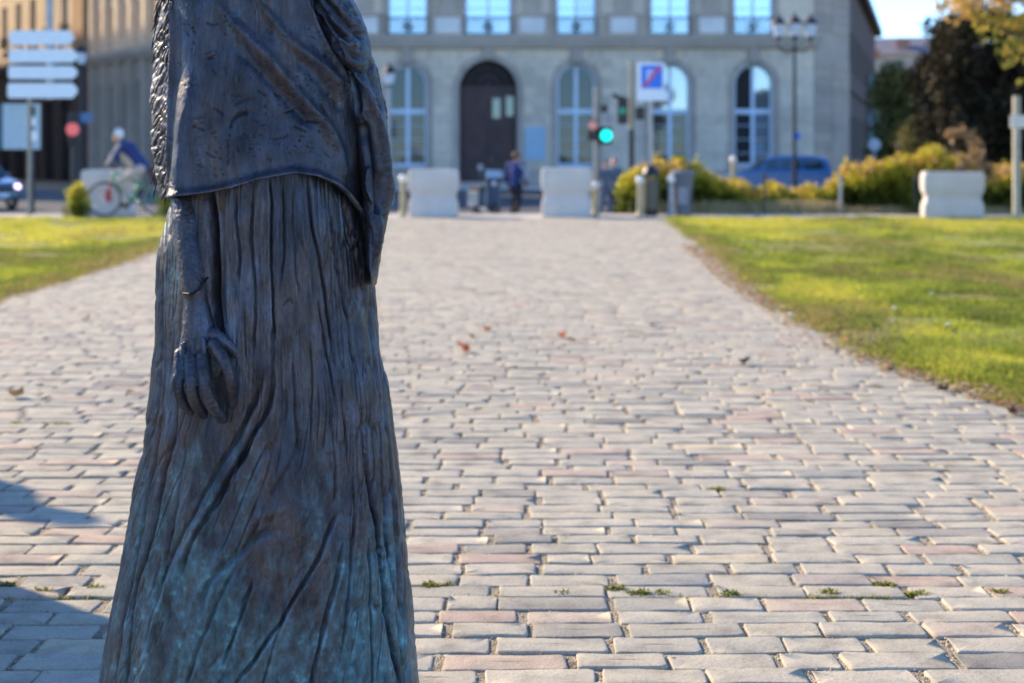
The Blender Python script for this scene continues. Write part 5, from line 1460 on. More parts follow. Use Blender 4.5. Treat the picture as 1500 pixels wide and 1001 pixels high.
WALK = dict(pelvis=(0,0,.95), waist=(0,-.01,1.10), chest=(0,-.02,1.30), neck0=(0,-.01,1.46), neck1=(0,-.03,1.54), head=(0,-.05,1.645),
            shL=(.19,0,1.42), elL=(.25,.06,1.15), wrL=(.24,-.06,.93), haL=(.235,-.09,.86), shR=(-.19,0,1.42), elR=(-.26,.02,1.15), wrR=(-.24,-.12,.95), haR=(-.235,-.15,.885),
            hiL=(.09,0,.90), knL=(.10,-.10,.50), anL=(.10,.04,.09), toL=(.11,-.13,.035), hiR=(-.09,0,.90), knR=(-.10,.03,.48), anR=(-.10,.20,.11), toR=(-.11,.05,.035))
px_, PY = 755, 35.8
man = person((wx(px_, PY), PY, LOW+.005), R(150), 1.74, dict(top='navy', legs='black', hair='hairb'), WALK, 'person in a navy jacket and black trousers walking before the arched door')
bg = MB(); bg.tube([(-.20, .10, 1.44), (-.30, -.03, 1.22), (-.30, -.06, 1.0)], [.03, .035, .02], 8); bg.sphere((-.31, -.03, 1.20), .13, 12, 8, (.6, .9, 1.5))
bg.build('pale_shoulder_scarf', M['greycl'], man, smooth=True)
P2Y = 36.5
person((wx(887, P2Y), P2Y, LOW+.005), R(20), 1.52, dict(top='bluegrey', legs='bluegrey', hair='hairb'), WALK, 'person in blue grey clothes standing below the green pedestrian signal')
P3Y = 38.2
person((wx(900, P3Y), P3Y, LOW+.005), R(-30), 1.56, dict(top='bluegrey', legs='black', hair='hairb', hat='redp'), WALK, 'person in a red hat half hidden beside the traffic light pole')

# ================================================================== cyclist
def torus(mb, c, Rr, r_, axis_x, n=40, m=8):
    base = len(mb.v)
    for i in range(n):
        a = 2*math.pi*i/n
        for k in range(m):
            b = 2*math.pi*k/m; q = Rr + r_*math.cos(b)
            mb.v.append((c[0]+q*math.cos(a), c[1]+r_*math.sin(b), c[2]+q*math.sin(a)))
    for i in range(n):
        for k in range(m):
            mb.f.append((base+i*m+k, base+i*m+(k+1) % m, base+((i+1) % n)*m+(k+1) % m, base+((i+1) % n)*m+k))
CY = 29.2
cyc = empty('bicycle', (wx(192, CY), CY, .01), R(4), 'green bicycle with a red front mudguard riding left past the lawn', 'bicycle')
WR = .355
for (x, nm) in ((-.54, 'front_wheel'), (.56, 'rear_wheel')):
    mb = MB(); torus(mb, (x, 0, WR), WR-.045, .011, 1)
    w_ = mb.build(nm, M['chrome'], cyc, smooth=True)
    mb = MB(); torus(mb, (x, 0, WR), WR-.022, .022, 1); mb.build('tyre', M['rubber'], w_, smooth=True)
    mb = MB()
    for k in range(20):
        a = 2*math.pi*k/20; mb.tube([(x+.02*math.cos(a+.5), (.02 if k % 2 else -.02), WR+.02*math.sin(a+.5)), (x+(WR-.05)*math.cos(a), 0, WR+(WR-.05)*math.sin(a))], .0022, 4, cap=False)
    mb.tube([(x, -.05, WR), (x, .05, WR)], .018, 8); mb.build('spokes', M['chrome'], w_)
fr = MB()
HT, HB, BB, ST, SS, RA = (-.33,0,.90), (-.37,0,.76), (.04,0,.30), (.20,0,.86), (.15,0,.70), (.56,0,WR)
for a, b, q in ((HT, HB, .028), (HB, BB, .034), (SS, BB, .026), (HT, SS, .028), (SS, RA, .018), (BB, RA, .020)): fr.tube([a, b], q, 10)
fr.build('frame', M['greenp'], cyc, smooth=True)
mb = MB(); mb.tube([HB, (-.43,0,.60), (-.54,.0,WR)], [.02, .018, .012], 10); mb.build('fork', M['redp'], cyc, smooth=True)
mb = MB()
for k in range(7):
    a0, a1 = R(20+k*12), R(20+(k+1)*12)
    c_ = (-.54, 0, WR); rr_ = WR+.02
    mb.add([(c_[0]+rr_*math.cos(a0), -.035, c_[2]+rr_*math.sin(a0)), (c_[0]+rr_*math.cos(a0), .035, c_[2]+rr_*math.sin(a0)), (c_[0]+rr_*math.cos(a1), .035, c_[2]+rr_*math.sin(a1)), (c_[0]+rr_*math.cos(a1), -.035, c_[2]+rr_*math.sin(a1))], [(0,1,2,3)])
mo = mb.build('mudguard', M['redp'], cyc); sm_ = mo.modifiers.new('thick', 'SOLIDIFY'); sm_.thickness = .004
MB().box(-.50, -.40, -.05, .05, .30, .56, Matrix.Rotation(R(0), 4, 'Y')).build('front_bag', M['redp'], cyc, bevel=.02)
mb = MB(); mb.tube([HT, (-.34,0,1.0), (-.40,0,1.03)], .014, 8); mb.tube([(-.30,-.27,1.05),(-.40,-.16,1.04),(-.42,0,1.03),(-.40,.16,1.04),(-.30,.27,1.05)], .013, 8); mb.build('handlebar', M['iron'], cyc, smooth=True)
mb = MB(); mb.tube([ST, SS], .014, 8); mb.build('seat_post', M['chrome'], cyc)
mb = MB(); mb.sphere((.24, 0, .905), .11, 12, 8, (1.2, .62, .30)); mb.build('saddle', M['black'], cyc, smooth=True)
mb = MB(); mb.box(.36, .86, -.07, .07, .735, .75); mb.tube([(.42,.06,.73),(.56,.06,WR)], .008, 6); mb.tube([(.42,-.06,.73),(.56,-.06,WR)], .008, 6); mb.build('rear_rack', M['iron'], cyc)
mb = MB(); mb.tube([(.04,-.09,.30),(.04,.09,.30)], .02, 8); mb.tube([(.04,-.09,.30),(-.06,-.09,.17)], .011, 6); mb.tube([(.04,.09,.30),(.14,.09,.43)], .011, 6); mb.box(-.11,-.01,-.19,-.09,.155,.175); mb.box(.09,.19,.09,.19,.42,.44)
mb.build('pedals_and_cranks', M['iron'], cyc)
bag = MB().box(.40, .74, -.13, .13, .76, 1.02); tag(bag.build('rear_bag', M['burg'], None, bevel=.04), 'dark burgundy bag strapped on the bicycle rear rack', 'bag')
bagO = bpy.data.objects['rear_bag']; bagO.location = cyc.location; bagO.rotation_euler = cyc.rotation_euler
RIDE = dict(pelvis=(0,.22,.98), waist=(0,.13,1.12), chest=(0,-.05,1.34), neck0=(0,-.16,1.46), neck1=(0,-.21,1.53), head=(0,-.26,1.62),
            shL=(.18,-.12,1.42), elL=(.24,-.28,1.20), wrL=(.25,-.36,1.05), haL=(.25,-.40,1.045), shR=(-.18,-.12,1.42), elR=(-.24,-.28,1.20), wrR=(-.25,-.36,1.05), haR=(-.25,-.40,1.045),
            hiL=(.09,.20,.93), knL=(.11,-.18,.72), anL=(.12,-.05,.29), toL=(.12,-.17,.21), hiR=(-.09,.20,.93), knR=(-.11,-.13,.84), anR=(-.12,.12,.55), toR=(-.12,.03,.48))
rider = person((cyc.location.x, cyc.location.y, .01), R(-90+4), 1.80, dict(top='navy', legs='tancl', hair='hairb', hat='helmet'), RIDE, 'person in a pale helmet and navy jacket leaning forward on the green bicycle')
mb = MB(); chain(mb, [(0,-.17,1.42),(0,-.08,1.24),(0,.02,1.08)], [.09,.12,.12], 12)
for sd in (-1, 1): chain(mb, [(sd*.19,-.16,1.46),(sd*.25,-.31,1.24),(sd*.255,-.39,1.09)], [.07,.062,.05], 10)
remeshed(mb, 'tan_shirt_front', M['tancl'], rider, .012, 2)

# ================================================================== parked scooter
SYY = 36.8
sct = empty('motor_scooter', (wx(713, SYY), SYY, LOW+.005), R(25), 'parked dark scooter with a pale windscreen and round mirror beside the walking man', 'scooter')
mb = MB(); torus(mb, (0, 0, .22), .16, .06, 1, 24, 8); wv = mb.mesh('front_wheel')
for (y, nm) in ((-.55, 'front_wheel'), (.62, 'rear_wheel')):
    o = link(nm, wv if y < 0 else wv, M['rubber'], sct, (0, y, 0), True); o.rotation_euler = (0, 0, R(90))
mb = MB(); mb.box(-.21, .21, -.42, -.30, .28, 1.0); mb.box(-.16, .16, -.36, .20, .24, .34); mb.box(-.2, .2, .10, .85, .34, .74); mb.build('body_shell', M['darkcar'], sct, bevel=.05)
MB().box(-.15, .15, .05, .80, .745, .86).build('saddle', M['black'], sct, bevel=.04)
mb = MB(); mb.box(-.20, .20, -.44, -.32, 1.0, 1.12); mb.tube([(-.34,-.30,1.1),(0,-.36,1.08),(.34,-.30,1.1)], .018, 8); mb.build('handlebar', M['plastic'], sct)
mb = MB(); mb.add([(-.22,-.45,1.08),(.24,-.45,1.08),(.27,-.40,1.28),(-.20,-.40,1.30)], [(0,1,2,3)]); o = mb.build('windscreen', M['signlb'], sct); o.modifiers.new('thick', 'SOLIDIFY').thickness = .006
mb = MB(); mb.tube([(-.30,-.32,1.10),(-.33,-.34,1.32)], .008, 6); mb.sphere((-.33,-.35,1.36), .085, 12, 8, (1, .35, 1)); mb.build('mirror', M['greycl'], sct)
MB().sphere((0, -.45, .95), .07, 12, 8).build('headlight', M['lantern'], sct, smooth=True)

# ================================================================== cars
def car(loc, rz, L, Wd, H, mat, label, lights=False, spoiler=True):
    e = empty('parked_car' if not lights else 'oncoming_car', loc, rz, label, 'car')
    # side profile of the body, front at -x
    bl = [(-.50,.30),(-.495,.46),(-.47,.56),(-.30,.64),(-.22,.66),(.30,.66),(.47,.66),(.495,.58),(.50,.40),(.49,.22),(-.49,.20)]
    def section(prof, widths, zs):
        pass
    mb = MB(); st_ = [-1, -.93, -.6, 0, .6, .93, 1]; n = len(bl)
    for s_ in st_:
        k = 1.0 - .035*abs(s_)**3; zz = 1.0 - (.10 if abs(s_) == 1 else 0)
        for x, z in bl: mb.v.append((x*L*k, s_*Wd/2, H*(.20+(z-.20)*zz)+(.0)))
    for i in range(len(st_)-1):
        for k in range(n):
            a = i*n+k; b = i*n+(k+1) % n; mb.f.append((a, b, b+n, a+n))
    mb.f.append(tuple(range(n))[::-1]); mb.f.append(tuple((len(st_)-1)*n+k for k in range(n)))
    body = mb.build('body', mat, e, bevel=.03)
    gh = [(-.24,.655),(-.13,.93),(-.08,.975),(.10,1.0),(.34,.975),(.44,.93),(.485,.655)]
    mb = MB(); n = len(gh)
    for s_, k in ((-1, .90), (-.82, 1.0), (.82, 1.0), (1, .90)):
        for x, z in gh: 
            ins = (z-.655)/.345
            mb.v.append((x*L*.995, s_*(Wd/2-.03-.13*ins), H*(z if abs(s_) < 1 else .655+(z-.655)*.93)))
    for i in range(3):
        for k in range(n):
            a = i*n+k; b = i*n+(k+1) % n; mb.f.append((a, b, b+n, a+n))
    mb.f.append(tuple(range(n))[::-1]); mb.f.append(tuple(3*n+k for k in range(n)))
    cabin = mb.build('roof_and_pillars', mat, e, bevel=.03)
    for s_ in (-1, 1):                                                 # side glass, three lights
        for (xa, xb, ta, tb) in ((-.205, -.03, -.125, -.03), (-.015, .19, -.015, .19), (.21, .42, .21, .37)):
            y0 = s_*(Wd/2-.028); y1 = s_*(Wd/2-.135)
            q = MB().add([(xa*L, y0, H*.675), (xb*L, y0, H*.675), (tb*L, y1, H*.915), (ta*L, y1, H*.915)], [(0,1,2,3)]); o = q.build('side_window', M['carglass'], e); o.modifiers.new('thick', 'SOLIDIFY').thickness = .02
    q = MB().add([(-.245*L,-Wd*.40,H*.675),(-.245*L,Wd*.40,H*.675),(-.135*L,Wd*.35,H*.93),(-.135*L,-Wd*.35,H*.93)], [(0,1,2,3)]); o = q.build('windscreen', M['carglass'], e); o.modifiers.new('thick', 'SOLIDIFY').thickness = .02
    q = MB().add([(.488*L,-Wd*.40,H*.68),(.488*L,Wd*.40,H*.68),(.448*L,Wd*.34,H*.92),(.448*L,-Wd*.34,H*.92)], [(0,1,2,3)]); o = q.build('rear_window', M['carglass'], e); o.modifiers.new('thick', 'SOLIDIFY').thickness = .02
    for x in (-.32, .31):
        for s_ in (-1, 1):
            mb = MB(); torus(mb, (x*L, s_*(Wd/2-.09), .31), .24, .085, 1, 28, 8); wv_ = mb.build('wheel', M['rubber'], e, smooth=True)
            mb = MB(); mb.tube([(x*L, s_*(Wd/2-.12), .31), (x*L, s_*(Wd/2-.01), .31)], .19, 16); mb.build('rim', M['chrome'], wv_)
    for s_ in (-1, 1):
        mb = MB(); mb.sphere((-.478*L, s_*Wd*.36, H*.47), .11, 14, 8, (.6, 1.1, .8)); mb.build('headlight', M['head_on'] if lights else M['lantern'], e, smooth=True)
        mb = MB(); mb.box(.478*L, .503*L, s_*Wd*.40-.10, s_*Wd*.40+.10, H*.46, H*.62); mb.build('tail_light', M['redp'], e, bevel=.02)
        mb = MB(); mb.box(-.20*L, -.165*L, s_*(Wd/2+.02)-.09, s_*(Wd/2+.02)+.09, H*.66, H*.74); mb.build('side_mirror', mat, e, bevel=.03)
    mb = MB(); mb.box(-.506*L, -.49*L, -.26, .26, H*.27, H*.34); mb.build('number_plate', M['white'], e); mb = MB(); mb.box(-.503*L, -.485*L, -.42, .42, H*.36, H*.46); mb.build('grille', M['plastic'], e, bevel=.02)
    return e
CARY = 56.5
car((wx(1139, CARY), CARY, LOW+.001), R(2), 4.05, 1.78, 1.66, M['bluecar'], 'blue hatchback car passing behind the yellow topped hedge')
car((wx(-42, 44), 44.0, LOW+.001), R(138), 3.6, 1.62, 1.50, M['darkcar'], 'slate blue car with lit headlights coming up the street at far left', True)

# ================================================================== signs and lights
def disc(mb, c, r_, th, n=28, y_front=True):
    """upright disc facing -y"""
    base = len(mb.v)
    for y in (c[1]-th/2, c[1]+th/2):
        for k in range(n): a = 2*math.pi*k/n; mb.v.append((c[0]+r_*math.cos(a), y, c[2]+r_*math.sin(a)))
    mb.f.append(tuple(base+k for k in range(n))); mb.f.append(tuple(base+n+k for k in range(n))[::-1])
    for k in range(n): mb.f.append((base+k, base+n+k, base+n+(k+1) % n, base+(k+1) % n))
    return mb
GZ = -.03
# end-of-parking sign on its own pole
QY = 31.0
ps = empty('road_sign', (wx(954, QY), QY, LOW), 0, 'white road sign with a blue square crossed by a red bar, small white plate below', 'sign')
z = lambda py, Y=QY: wz(py, Y)-LOW
mb = MB(); mb.tube([(0, .05, 0), (0, .05, z(90))], .035, 12); mb.build('pole', M['steel'], ps)
w_ = 40*QY/F
MB().box(-w_/2, w_/2, 0, .02, z(147), z(92)).build('white_panel', M['white'], ps, bevel=.008)
bw = 31*QY/F
MB().box(-bw/2+.01, bw/2+.01, -.006, -.001, z(130), z(96)).build('blue_square', M['signblue'], ps)
mb = MB(); a = Vector((-bw*.36, -.010, z(128))); b = Vector((bw*.42, -.010, z(98))); d = (b-a).normalized(); nn = Vector((-d.z, 0, d.x))*.032
mb.add([a-nn, b-nn, b+nn, a+nn, a-nn+Vector((0,.003,0)), b-nn+Vector((0,.003,0)), b+nn+Vector((0,.003,0)), a+nn+Vector((0,.003,0))], [(0,1,2,3),(4,7,6,5),(0,4,5,1),(1,5,6,2),(2,6,7,3),(3,7,4,0)]); mb.build('red_bar', M['signred'], ps)
mb = MB(); mb.box(-.10,-.06,-.0095,-.0065,z(124),z(103)); mb.box(-.06,.03,-.0095,-.0065,z(106),z(103)); mb.box(.0,.03,-.0095,-.0065,z(112),z(106)); mb.box(-.06,.03,-.0095,-.0065,z(115),z(112)); mb.build('white_symbol', M['white'], ps)
MB().box(-w_/2+.01, w_/2+.06, -.008, -.002, z(148), z(134)).build('lower_plate', M['white'], ps, bevel=.003)

# traffic light mast
TY_ = 32.2
tl = empty('traffic_light', (wx(925, TY_), TY_, LOW), 0, 'dark traffic light mast with two black signal heads left of the crossed blue sign', 'traffic light')
z = lambda py: wz(py, TY_)-LOW
X_ = lambda px: wx(px, TY_)-wx(925, TY_)
mb = MB(); mb.tube([(0,0,0),(0,0,z(190))], .065, 12); mb.build('mast', M['iron'], tl); mb = MB(); mb.tube([(0,0,z(190)),(0,0,z(90))], .058, 12); mb.build('upper_mast', M['galv'], tl)
mb = MB(); mb.lathe([(.09,0),(.09,.25),(.07,.32)], 0, 0, 12); mb.build('mast_foot', M['iron'], tl)
hd_ = MB().box(X_(904), X_(919), -.20, -.02, z(182), z(143)).build('signal_head', M['plastic'], tl, bevel=.02)
for k, py in enumerate((150, 163, 176)):
    mb = MB(); disc(mb, (X_(911), -.215, z(py)), .075, .03, 20); mb.build('signal_lens', M['green_dim'] if k == 1 else M['plastic'], hd_)
MB().box(X_(931), X_(944), -.10, .08, z(176), z(157)).build('side_signal_head', M['plastic'], tl, bevel=.02)
mb = MB(); mb.add([(X_(897),-.03,z(136)),(X_(914),-.03,z(143)),(X_(914),-.03,z(150)),(X_(897),-.03,z(143))], [(0,1,2,3)]); o = mb.build('backing_board', M['plastic'], tl); o.modifiers.new('thick','SOLIDIFY').thickness = .02
# pedestrian signal on a paler post
PY_ = 33.6
pl_ = empty('pedestrian_signal', (wx(874, PY_), PY_, LOW), 0, 'grey post with a glowing green round signal above the stone block', 'traffic light')
z = lambda py: wz(py, PY_)-LOW
X_ = lambda px: wx(px, PY_)-wx(874, PY_)
mb = MB(); mb.tube([(0,0,0),(0,0,z(128))], .06, 12); mb.build('post', M['galv'], pl_)
h1 = MB().box(X_(877), X_(896), -.16, .02, z(212), z(186)).build('signal_head', M['plastic'], pl_, bevel=.02)
mb = MB(); disc(mb, (X_(887.5), -.18, z(199)), .135, .04, 28); mb.build('signal_lens', M['green_on'], h1)
h2_ = MB().box(X_(860), X_(875), -.15, .0, z(206), z(192)).build('push_button_box', M['plastic'], pl_, bevel=.02)
h3_ = MB().box(X_(862), X_(875), -.14, -.06, z(191), z(176)).build('repeater_head', M['plastic'], pl_, bevel=.01)
mb = MB(); disc(mb, (X_(868), -.16, z(184)), .105, .04, 24); mb.build('signal_lens', M['pink_on'], h3_)
mb = MB(); mb.box(X_(884), X_(896), -.10, -.05, z(180), z(166)); mb.build('white_plate', M['greycl'], pl_)
MB().box(X_(880), X_(890), -.06, .0, z(165), z(154)).build('camera_box', M['plastic'], pl_)

def lamp_post(px, Y, base_z, caps, pole_top, label, ptype, glass_h=18, half=11):
    e = empty('street_lamp', (wx(px, Y), Y, base_z), 0, label, 'street lamp', 'black lantern street lamps')
    z = lambda py: wz(py, Y)-base_z; X_ = lambda p: wx(p, Y)-wx(px, Y); u = Y/F
    mb = MB(); mb.lathe([(.16,0),(.16,.5),(.10,.6),(.08,1.3),(.065,1.4),(.055,z(pole_top))], 0, 0, 12); mb.build('pole', M[ptype], e, smooth=False)
    for (cx, cy) in caps:
        hw = half*u; g = glass_h*u; zc = z(cy)
        mb = MB(); mb.lathe([(hw*1.05, zc), (hw*.95, zc+hw*.25), (hw*.45, zc+hw*.9), (hw*.18, zc+hw*1.05), (hw*.1, zc+hw*1.5), (.002, zc+hw*1.6)], X_(cx), 0, 10)
        lh = mb.build('lantern_cap', M['iron'], e); mb = MB(); mb.lathe([(hw*.35, zc-g-hw*.35), (hw*.5, zc-g-.002)], X_(cx), 0, 10); mb.build('lantern_base', M['iron'], lh)
        mb = MB(); mb.lathe([(hw*.5, zc-g), (hw*.88, zc)], X_(cx), 0, 10); mb.build('lantern_glass', M['lantern'], lh)
        if abs(cx-px) > 2:
            mb = MB(); mb.tube([(0,0,z(pole_top)-.05), (X_(cx)*.5,0,z(pole_top)-.16), (X_(cx),0,z(pole_top)+.02), (X_(cx),0,zc-g-hw*.3)], .035, 8); mb.build('bracket_arm', M['iron'], e, smooth=True)
        else:
            mb = MB(); mb.tube([(0,0,z(pole_top)-.1), (0,0,zc-g-hw*.3)], .04, 8); mb.build('bracket_arm', M['iron'], e)
lamp_post(1164, 49.0, LOW, [(1140,36),(1164,35),(1187,36)], 70, 'black lamp post with three lanterns in front of the right end of the pale building', 'iron')
lamp_post(570, 47.0, LOW, [(570,108)], 128, 'single lantern lamp post seen just right of the statue', 'steel', 16, 11)
lamp_post(119, 55.0, LOW, [(119,78)], 98, 'single lantern lamp post right of the stack of direction signs', 'iron', 16, 10)

# direction signs, seen from the back
SG = 30.0
sg = empty('direction_sign', (wx(42, SG), SG, LOW), 0, 'stack of four pale blue white arrow boards on a post at the left edge', 'sign')
z = lambda py: wz(py, SG)-LOW
X_ = lambda p: wx(p, SG)-wx(42, SG)
mb = MB(); mb.tube([(0,.06,0),(0,.06,z(140))], .045, 12); mb.build('post', M['galv'], sg)
mb = MB(); mb.tube([(X_(71),.09,z(145)),(X_(71),.09,z(-30))], .075, 12); mb.build('upper_mast', M['steel'], sg)
for (t_, b_, l_, r__) in ((45,66,14,109), (72,92,13,114), (97,116,12,114), (122,144,11,114)):
    pts = [(X_(l_+2),z(b_)),(X_(r__-8),z(b_)),(X_(r__-1),z((t_+b_)/2+3)),(X_(r__-1),z((t_+b_)/2-3)),(X_(r__-8),z(t_)),(X_(l_+2),z(t_)),(X_(l_),z(t_+4)),(X_(l_),z(b_-4))]
    mb = MB(); n = len(pts); mb.add([(x,0,q) for x, q in pts]+[(x,.03,q) for x, q in pts], [tuple(range(n)), tuple(range(n,2*n))[::-1]]+[(i,n+i,n+(i+1) % n,(i+1) % n) for i in range(n)])
    mb.build('arrow_board', M['white'], sg)
mb = MB(); mb.box(X_(40), X_(44), .031, .05, z(140), z(50)); mb.box(X_(86), X_(90), .031, .05, z(140), z(50)); mb.build('mounting_rail', M['iron'], sg)
SG2 = 31.5
s2 = empty('parking_panel', (wx(46, SG2), SG2, LOW), 0, 'light blue panel on a dark post beneath the direction signs', 'sign')
z = lambda py: wz(py, SG2)-LOW
X_ = lambda p: wx(p, SG2)-wx(46, SG2)
MB().box(X_(4), X_(59), 0, .03, z(219), z(152)).build('panel', M['signlb'], s2, bevel=.01)
MB().box(X_(-14), X_(2.5), .01, .04, z(219), z(152)).build('side_panel', M['tealdark'], s2)
mb = MB(); mb.tube([(0,.06,0),(0,.06,z(150))], .055, 12); mb.build('post', M['iron'], s2)
for (a, b, c, d) in ((40,52,174,184), (44,54,192,206)): MB().box(X_(a), X_(b), -.006, -.001, z(d), z(c)).build('white_marking', M['white'], s2)
MB().box(X_(46), X_(52), -.006, -.001, z(170), z(156)).build('dark_marking', M['plastic'], s2)
MB().box(X_(43), X_(50), -.006, -.001, z(191), z(186)).build('dark_marking', M['plastic'], s2)
RL = 34.0
rl = empty('red_signal', (wx(109, RL), RL, LOW), 0, 'dark post with a glowing red signal left of the cyclist', 'traffic light')
z = lambda py: wz(py, RL)-LOW
mb = MB(); mb.tube([(0,.02,0),(0,.02,z(205))], .085, 12); mb.build('post', M['iron'], rl)
hh = MB().box(-.13, .13, -.12, .06, z(212), z(166)).build('signal_head', M['plastic'], rl, bevel=.02)
mb = MB(); disc(mb, (0, -.14, z(190)), .155, .04, 26); mb.build('signal_lens', M['red_on'], hh)
MB().box(.10, .42, .0, .03, z(180), z(166)).build('blue_plate', M['signblue2'], rl)
# round road signs far right, seen from behind
for (px, py, rr_, Y, lb) in ((1281, 212, 9, 58, 'small round pale road sign beside the dark side street'), (1323, 212, 11, 56, 'larger round pale road sign in front of the olive bush')):
    e = empty('round_sign', (wx(px, Y), Y, LOW), 0, lb, 'sign'); z = wz(py, Y)-LOW
    mb = MB(); mb.tube([(0,.05,0),(0,.05,z)], .035, 8); mb.build('pole', M['steel'], e); mb = MB(); disc(mb, (0,0,z), rr_*Y/F, .02); mb.build('disc', M['greysign'], e)

# wooden signpost at the right edge
WP = 27.6
wp = empty('wooden_post', (wx(1489, WP), WP, -.03), 0, 'pale wooden post with one whitish cross plank at the right edge of the lawn', 'post')
z = lambda py: wz(py, WP)+.03
MB().box(-.062, .062, -.05, .05, 0, z(141)).build('upright', M['post'], wp, bevel=.008)
MB().box(-.15, .62, -.085, -.052, z(188), z(169)).build('cross_plank', M['plank'], wp, bevel=.012)
# bollards with pale ball tops
def bollard(px, py, Y, lab, hb=0.0, mat='bollard'):
    e = empty('bollard', (wx(px, Y), Y, hb), 0, lab, 'bollard', 'ball topped bollards'); h = wz(py, Y)-hb
    mb = MB(); mb.lathe([(.085,0),(.085,.06),(.062,.10),(.055,h-.12),(.065,h-.10),(.05,h-.06)], 0, 0, 16); mb.build('post', M[mat], e, smooth=False)
    MB().sphere((0,0,h), .085, 16, 10).build('ball_top', M['ball'], e, smooth=True)
bollard(937, 264, 29.3, 'yellowish ball topped bollard left of the olive litter bin')
bollard(983, 263, 29.4, 'white ball topped bollard touching the grey litter bin', mat='steel')
bollard(590, 262, 29.3, 'ball topped bollard at the left end of the block next to the statue')
bollard(872, 272, 29.6, 'low ball topped bollard at the right end of the block under the green signal')
bollard(1074, 234, 33.2, 'white ball topped bollard behind the hedge near the front of the blue car', LOW*.4)
for (px, py, lb) in ((1120, 256, 'thin dark fence post in the hedge below the blue car'), (1231, 258, 'thin grey fence post in the hedge right of the blue car'), (1340, 262, 'thin green fence post just left of the right stone block')):
    e = empty('fence_post', (wx(px, 30.6), 30.6, -.02), 0, lb, 'post', 'thin posts along the hedge'); h = wz(py, 30.6)+.02
    MB().box(-.028, .028, -.028, .028, 0, h).build('upright', M['iron'] if px != 1231 else M['steel'], e); MB().lathe([(.04,h),(.03,h+.03),(.002,h+.05)], 0, 0, 8).build('cap', M['iron'], e)
# litter bins
lb_ = empty('litter_bin', (wx(999, 29.6), 29.6, 0), 0, 'grey tapered plastic litter bin with a wide rim right of the white bollard', 'litter bin')
mb = MB(); mb.lathe([(.16,0),(.17,.02),(.235,.80),(.235,.82)], 0, 0, 20, 1.0, .9); mb.build('bin_body', M['greypl'], lb_)
mb = MB(); mb.lathe([(.25,.82),(.268,.84),(.262,.90),(.22,.94),(.15,.95)], 0, 0, 20, 1.0, .9); mb.build('lid', M['greypl'], lb_)
MB().box(-.09, .09, -.222, -.19, .25, .60).build('label_panel', M['greycl2'], lb_)
ob = empty('park_bin', (wx(953, 29.5), 29.5, 0), 0, 'olive brown metal litter bin with a hooded dark top between the two bollards', 'litter bin')
mb = MB(); mb.lathe([(.14,0),(.145,.10),(.15,.14)], 0, 0, 16); mb.build('foot', M['plastic'], ob)
mb = MB(); mb.lathe([(.165,.14),(.175,.18),(.18,.70),(.17,.74)], 0, 0, 18); mb.build('bin_body', M['olivepl'], ob)
mb = MB(); mb.lathe([(.19,.82),(.18,.90),(.12,1.0),(.05,1.06),(.002,1.08)], 0, 0, 18); 
for s_ in (-1, 1): mb.box(s_*.15-.015, s_*.15+.015, -.015, .015, .72, .84)
mb.build('hood', M['plastic'], ob)

# ================================================================== small things on the paving
def ground_px(px, py): 
    Y = F*EYE/(py-HOR); return (wx(px, Y), Y)
M['weed'] = leafmat('weed_leaves', [(0, (.09,.12,.025)), (.4, (.18,.22,.04)), (.7, (.34,.33,.07)), (1, (.48,.40,.20))], .4)
def weed(px, py, w, label, seed):
    x, y = ground_px(px, py); r = np.random.default_rng(seed); e = empty('weed_tuft', (x, y, -.010), 0, label, 'weed', 'green weeds growing in the paving joints')
    n = int(90+w*5); u = w*y/F/2
    cl = r.normal(0, u*.55, 7); bx = cl[r.integers(0, 7, n)] + r.normal(0, .008, n); by = r.normal(0, .007, n); a = r.uniform(0, 2*math.pi, n); L = r.uniform(.008, .026, n); up = r.uniform(.15, .7, n)*L
    tip = np.column_stack([bx+np.cos(a)*L*.8, by+np.sin(a)*L*.7, up+.006]); wv = r.uniform(.0016, .0038, n)
    s = np.column_stack([-np.sin(a), np.cos(a), np.zeros(n)])*wv[:, None]; b0 = np.column_stack([bx, by, np.zeros(n)]); md = (b0+tip)/2 + np.array([0, 0, .004])
    q = np.stack([b0, md-s, tip, md+s], 1)
    link('leaves', np_mesh('leaves', q.reshape(-1, 3), np.arange(4*n).reshape(n, 4), tone=np.repeat(r.random(n), 4)), M['weed'], e)
    mb = MB(); mb.sphere((0, 0, .001), .006, 6, 4, (u*60, 1.2, .8)); mb.build('root_mat', M['earth'], e)
for i, (px, py, w, lb) in enumerate([(14,858,34,'weed tuft at the left picture edge where sun meets shade'), (139,861,14,'small weed tuft just left of the statue skirt'), (64,866,14,'tiny weed tuft between the two left edge tufts'),
        (640,857,40,'green weed tuft in a joint just right of the statue skirt'), (826,870,12,'short weed sprig between the first and second tufts right of the statue'), (902,862,18,'thin moss like weed left of the widest tuft'),
        (950,868,42,'widest green weed tuft in the middle of the weedy joint'), (1072,870,26,'leafy weed tuft right of the widest tuft'), (1212,868,28,'upright weed tuft halfway to the right picture edge'),
        (1302,856,24,'pale spreading weed in front of the right hand tufts'), (1340,870,34,'low spreading weed tuft second from the right picture edge'), (1466,868,24,'weed tuft nearest the right picture edge'),
        (24,620,16,'faraway weed tuft near the left edge above the shaded setts'), (88,621,30,'faraway mossy weed patch left of the bronze skirt'), (1285,567,26,'bright green weed tuft alone near the right lawn edge'), (1050,717,16,'small weed sprig alone in the middle right paving')]):
    weed(px, py, w, lb, 300+i)
M['fallen'] = simple('fallen_leaf', (.52,.13,.05), .7, var=.4, scale=30); M['fallen2'] = simple('dark_fallen_leaf', (.13,.065,.04), .8, var=.4, scale=30); M['fallen3'] = simple('tan_fallen_leaf', (.45,.27,.11), .7, var=.3, scale=30)
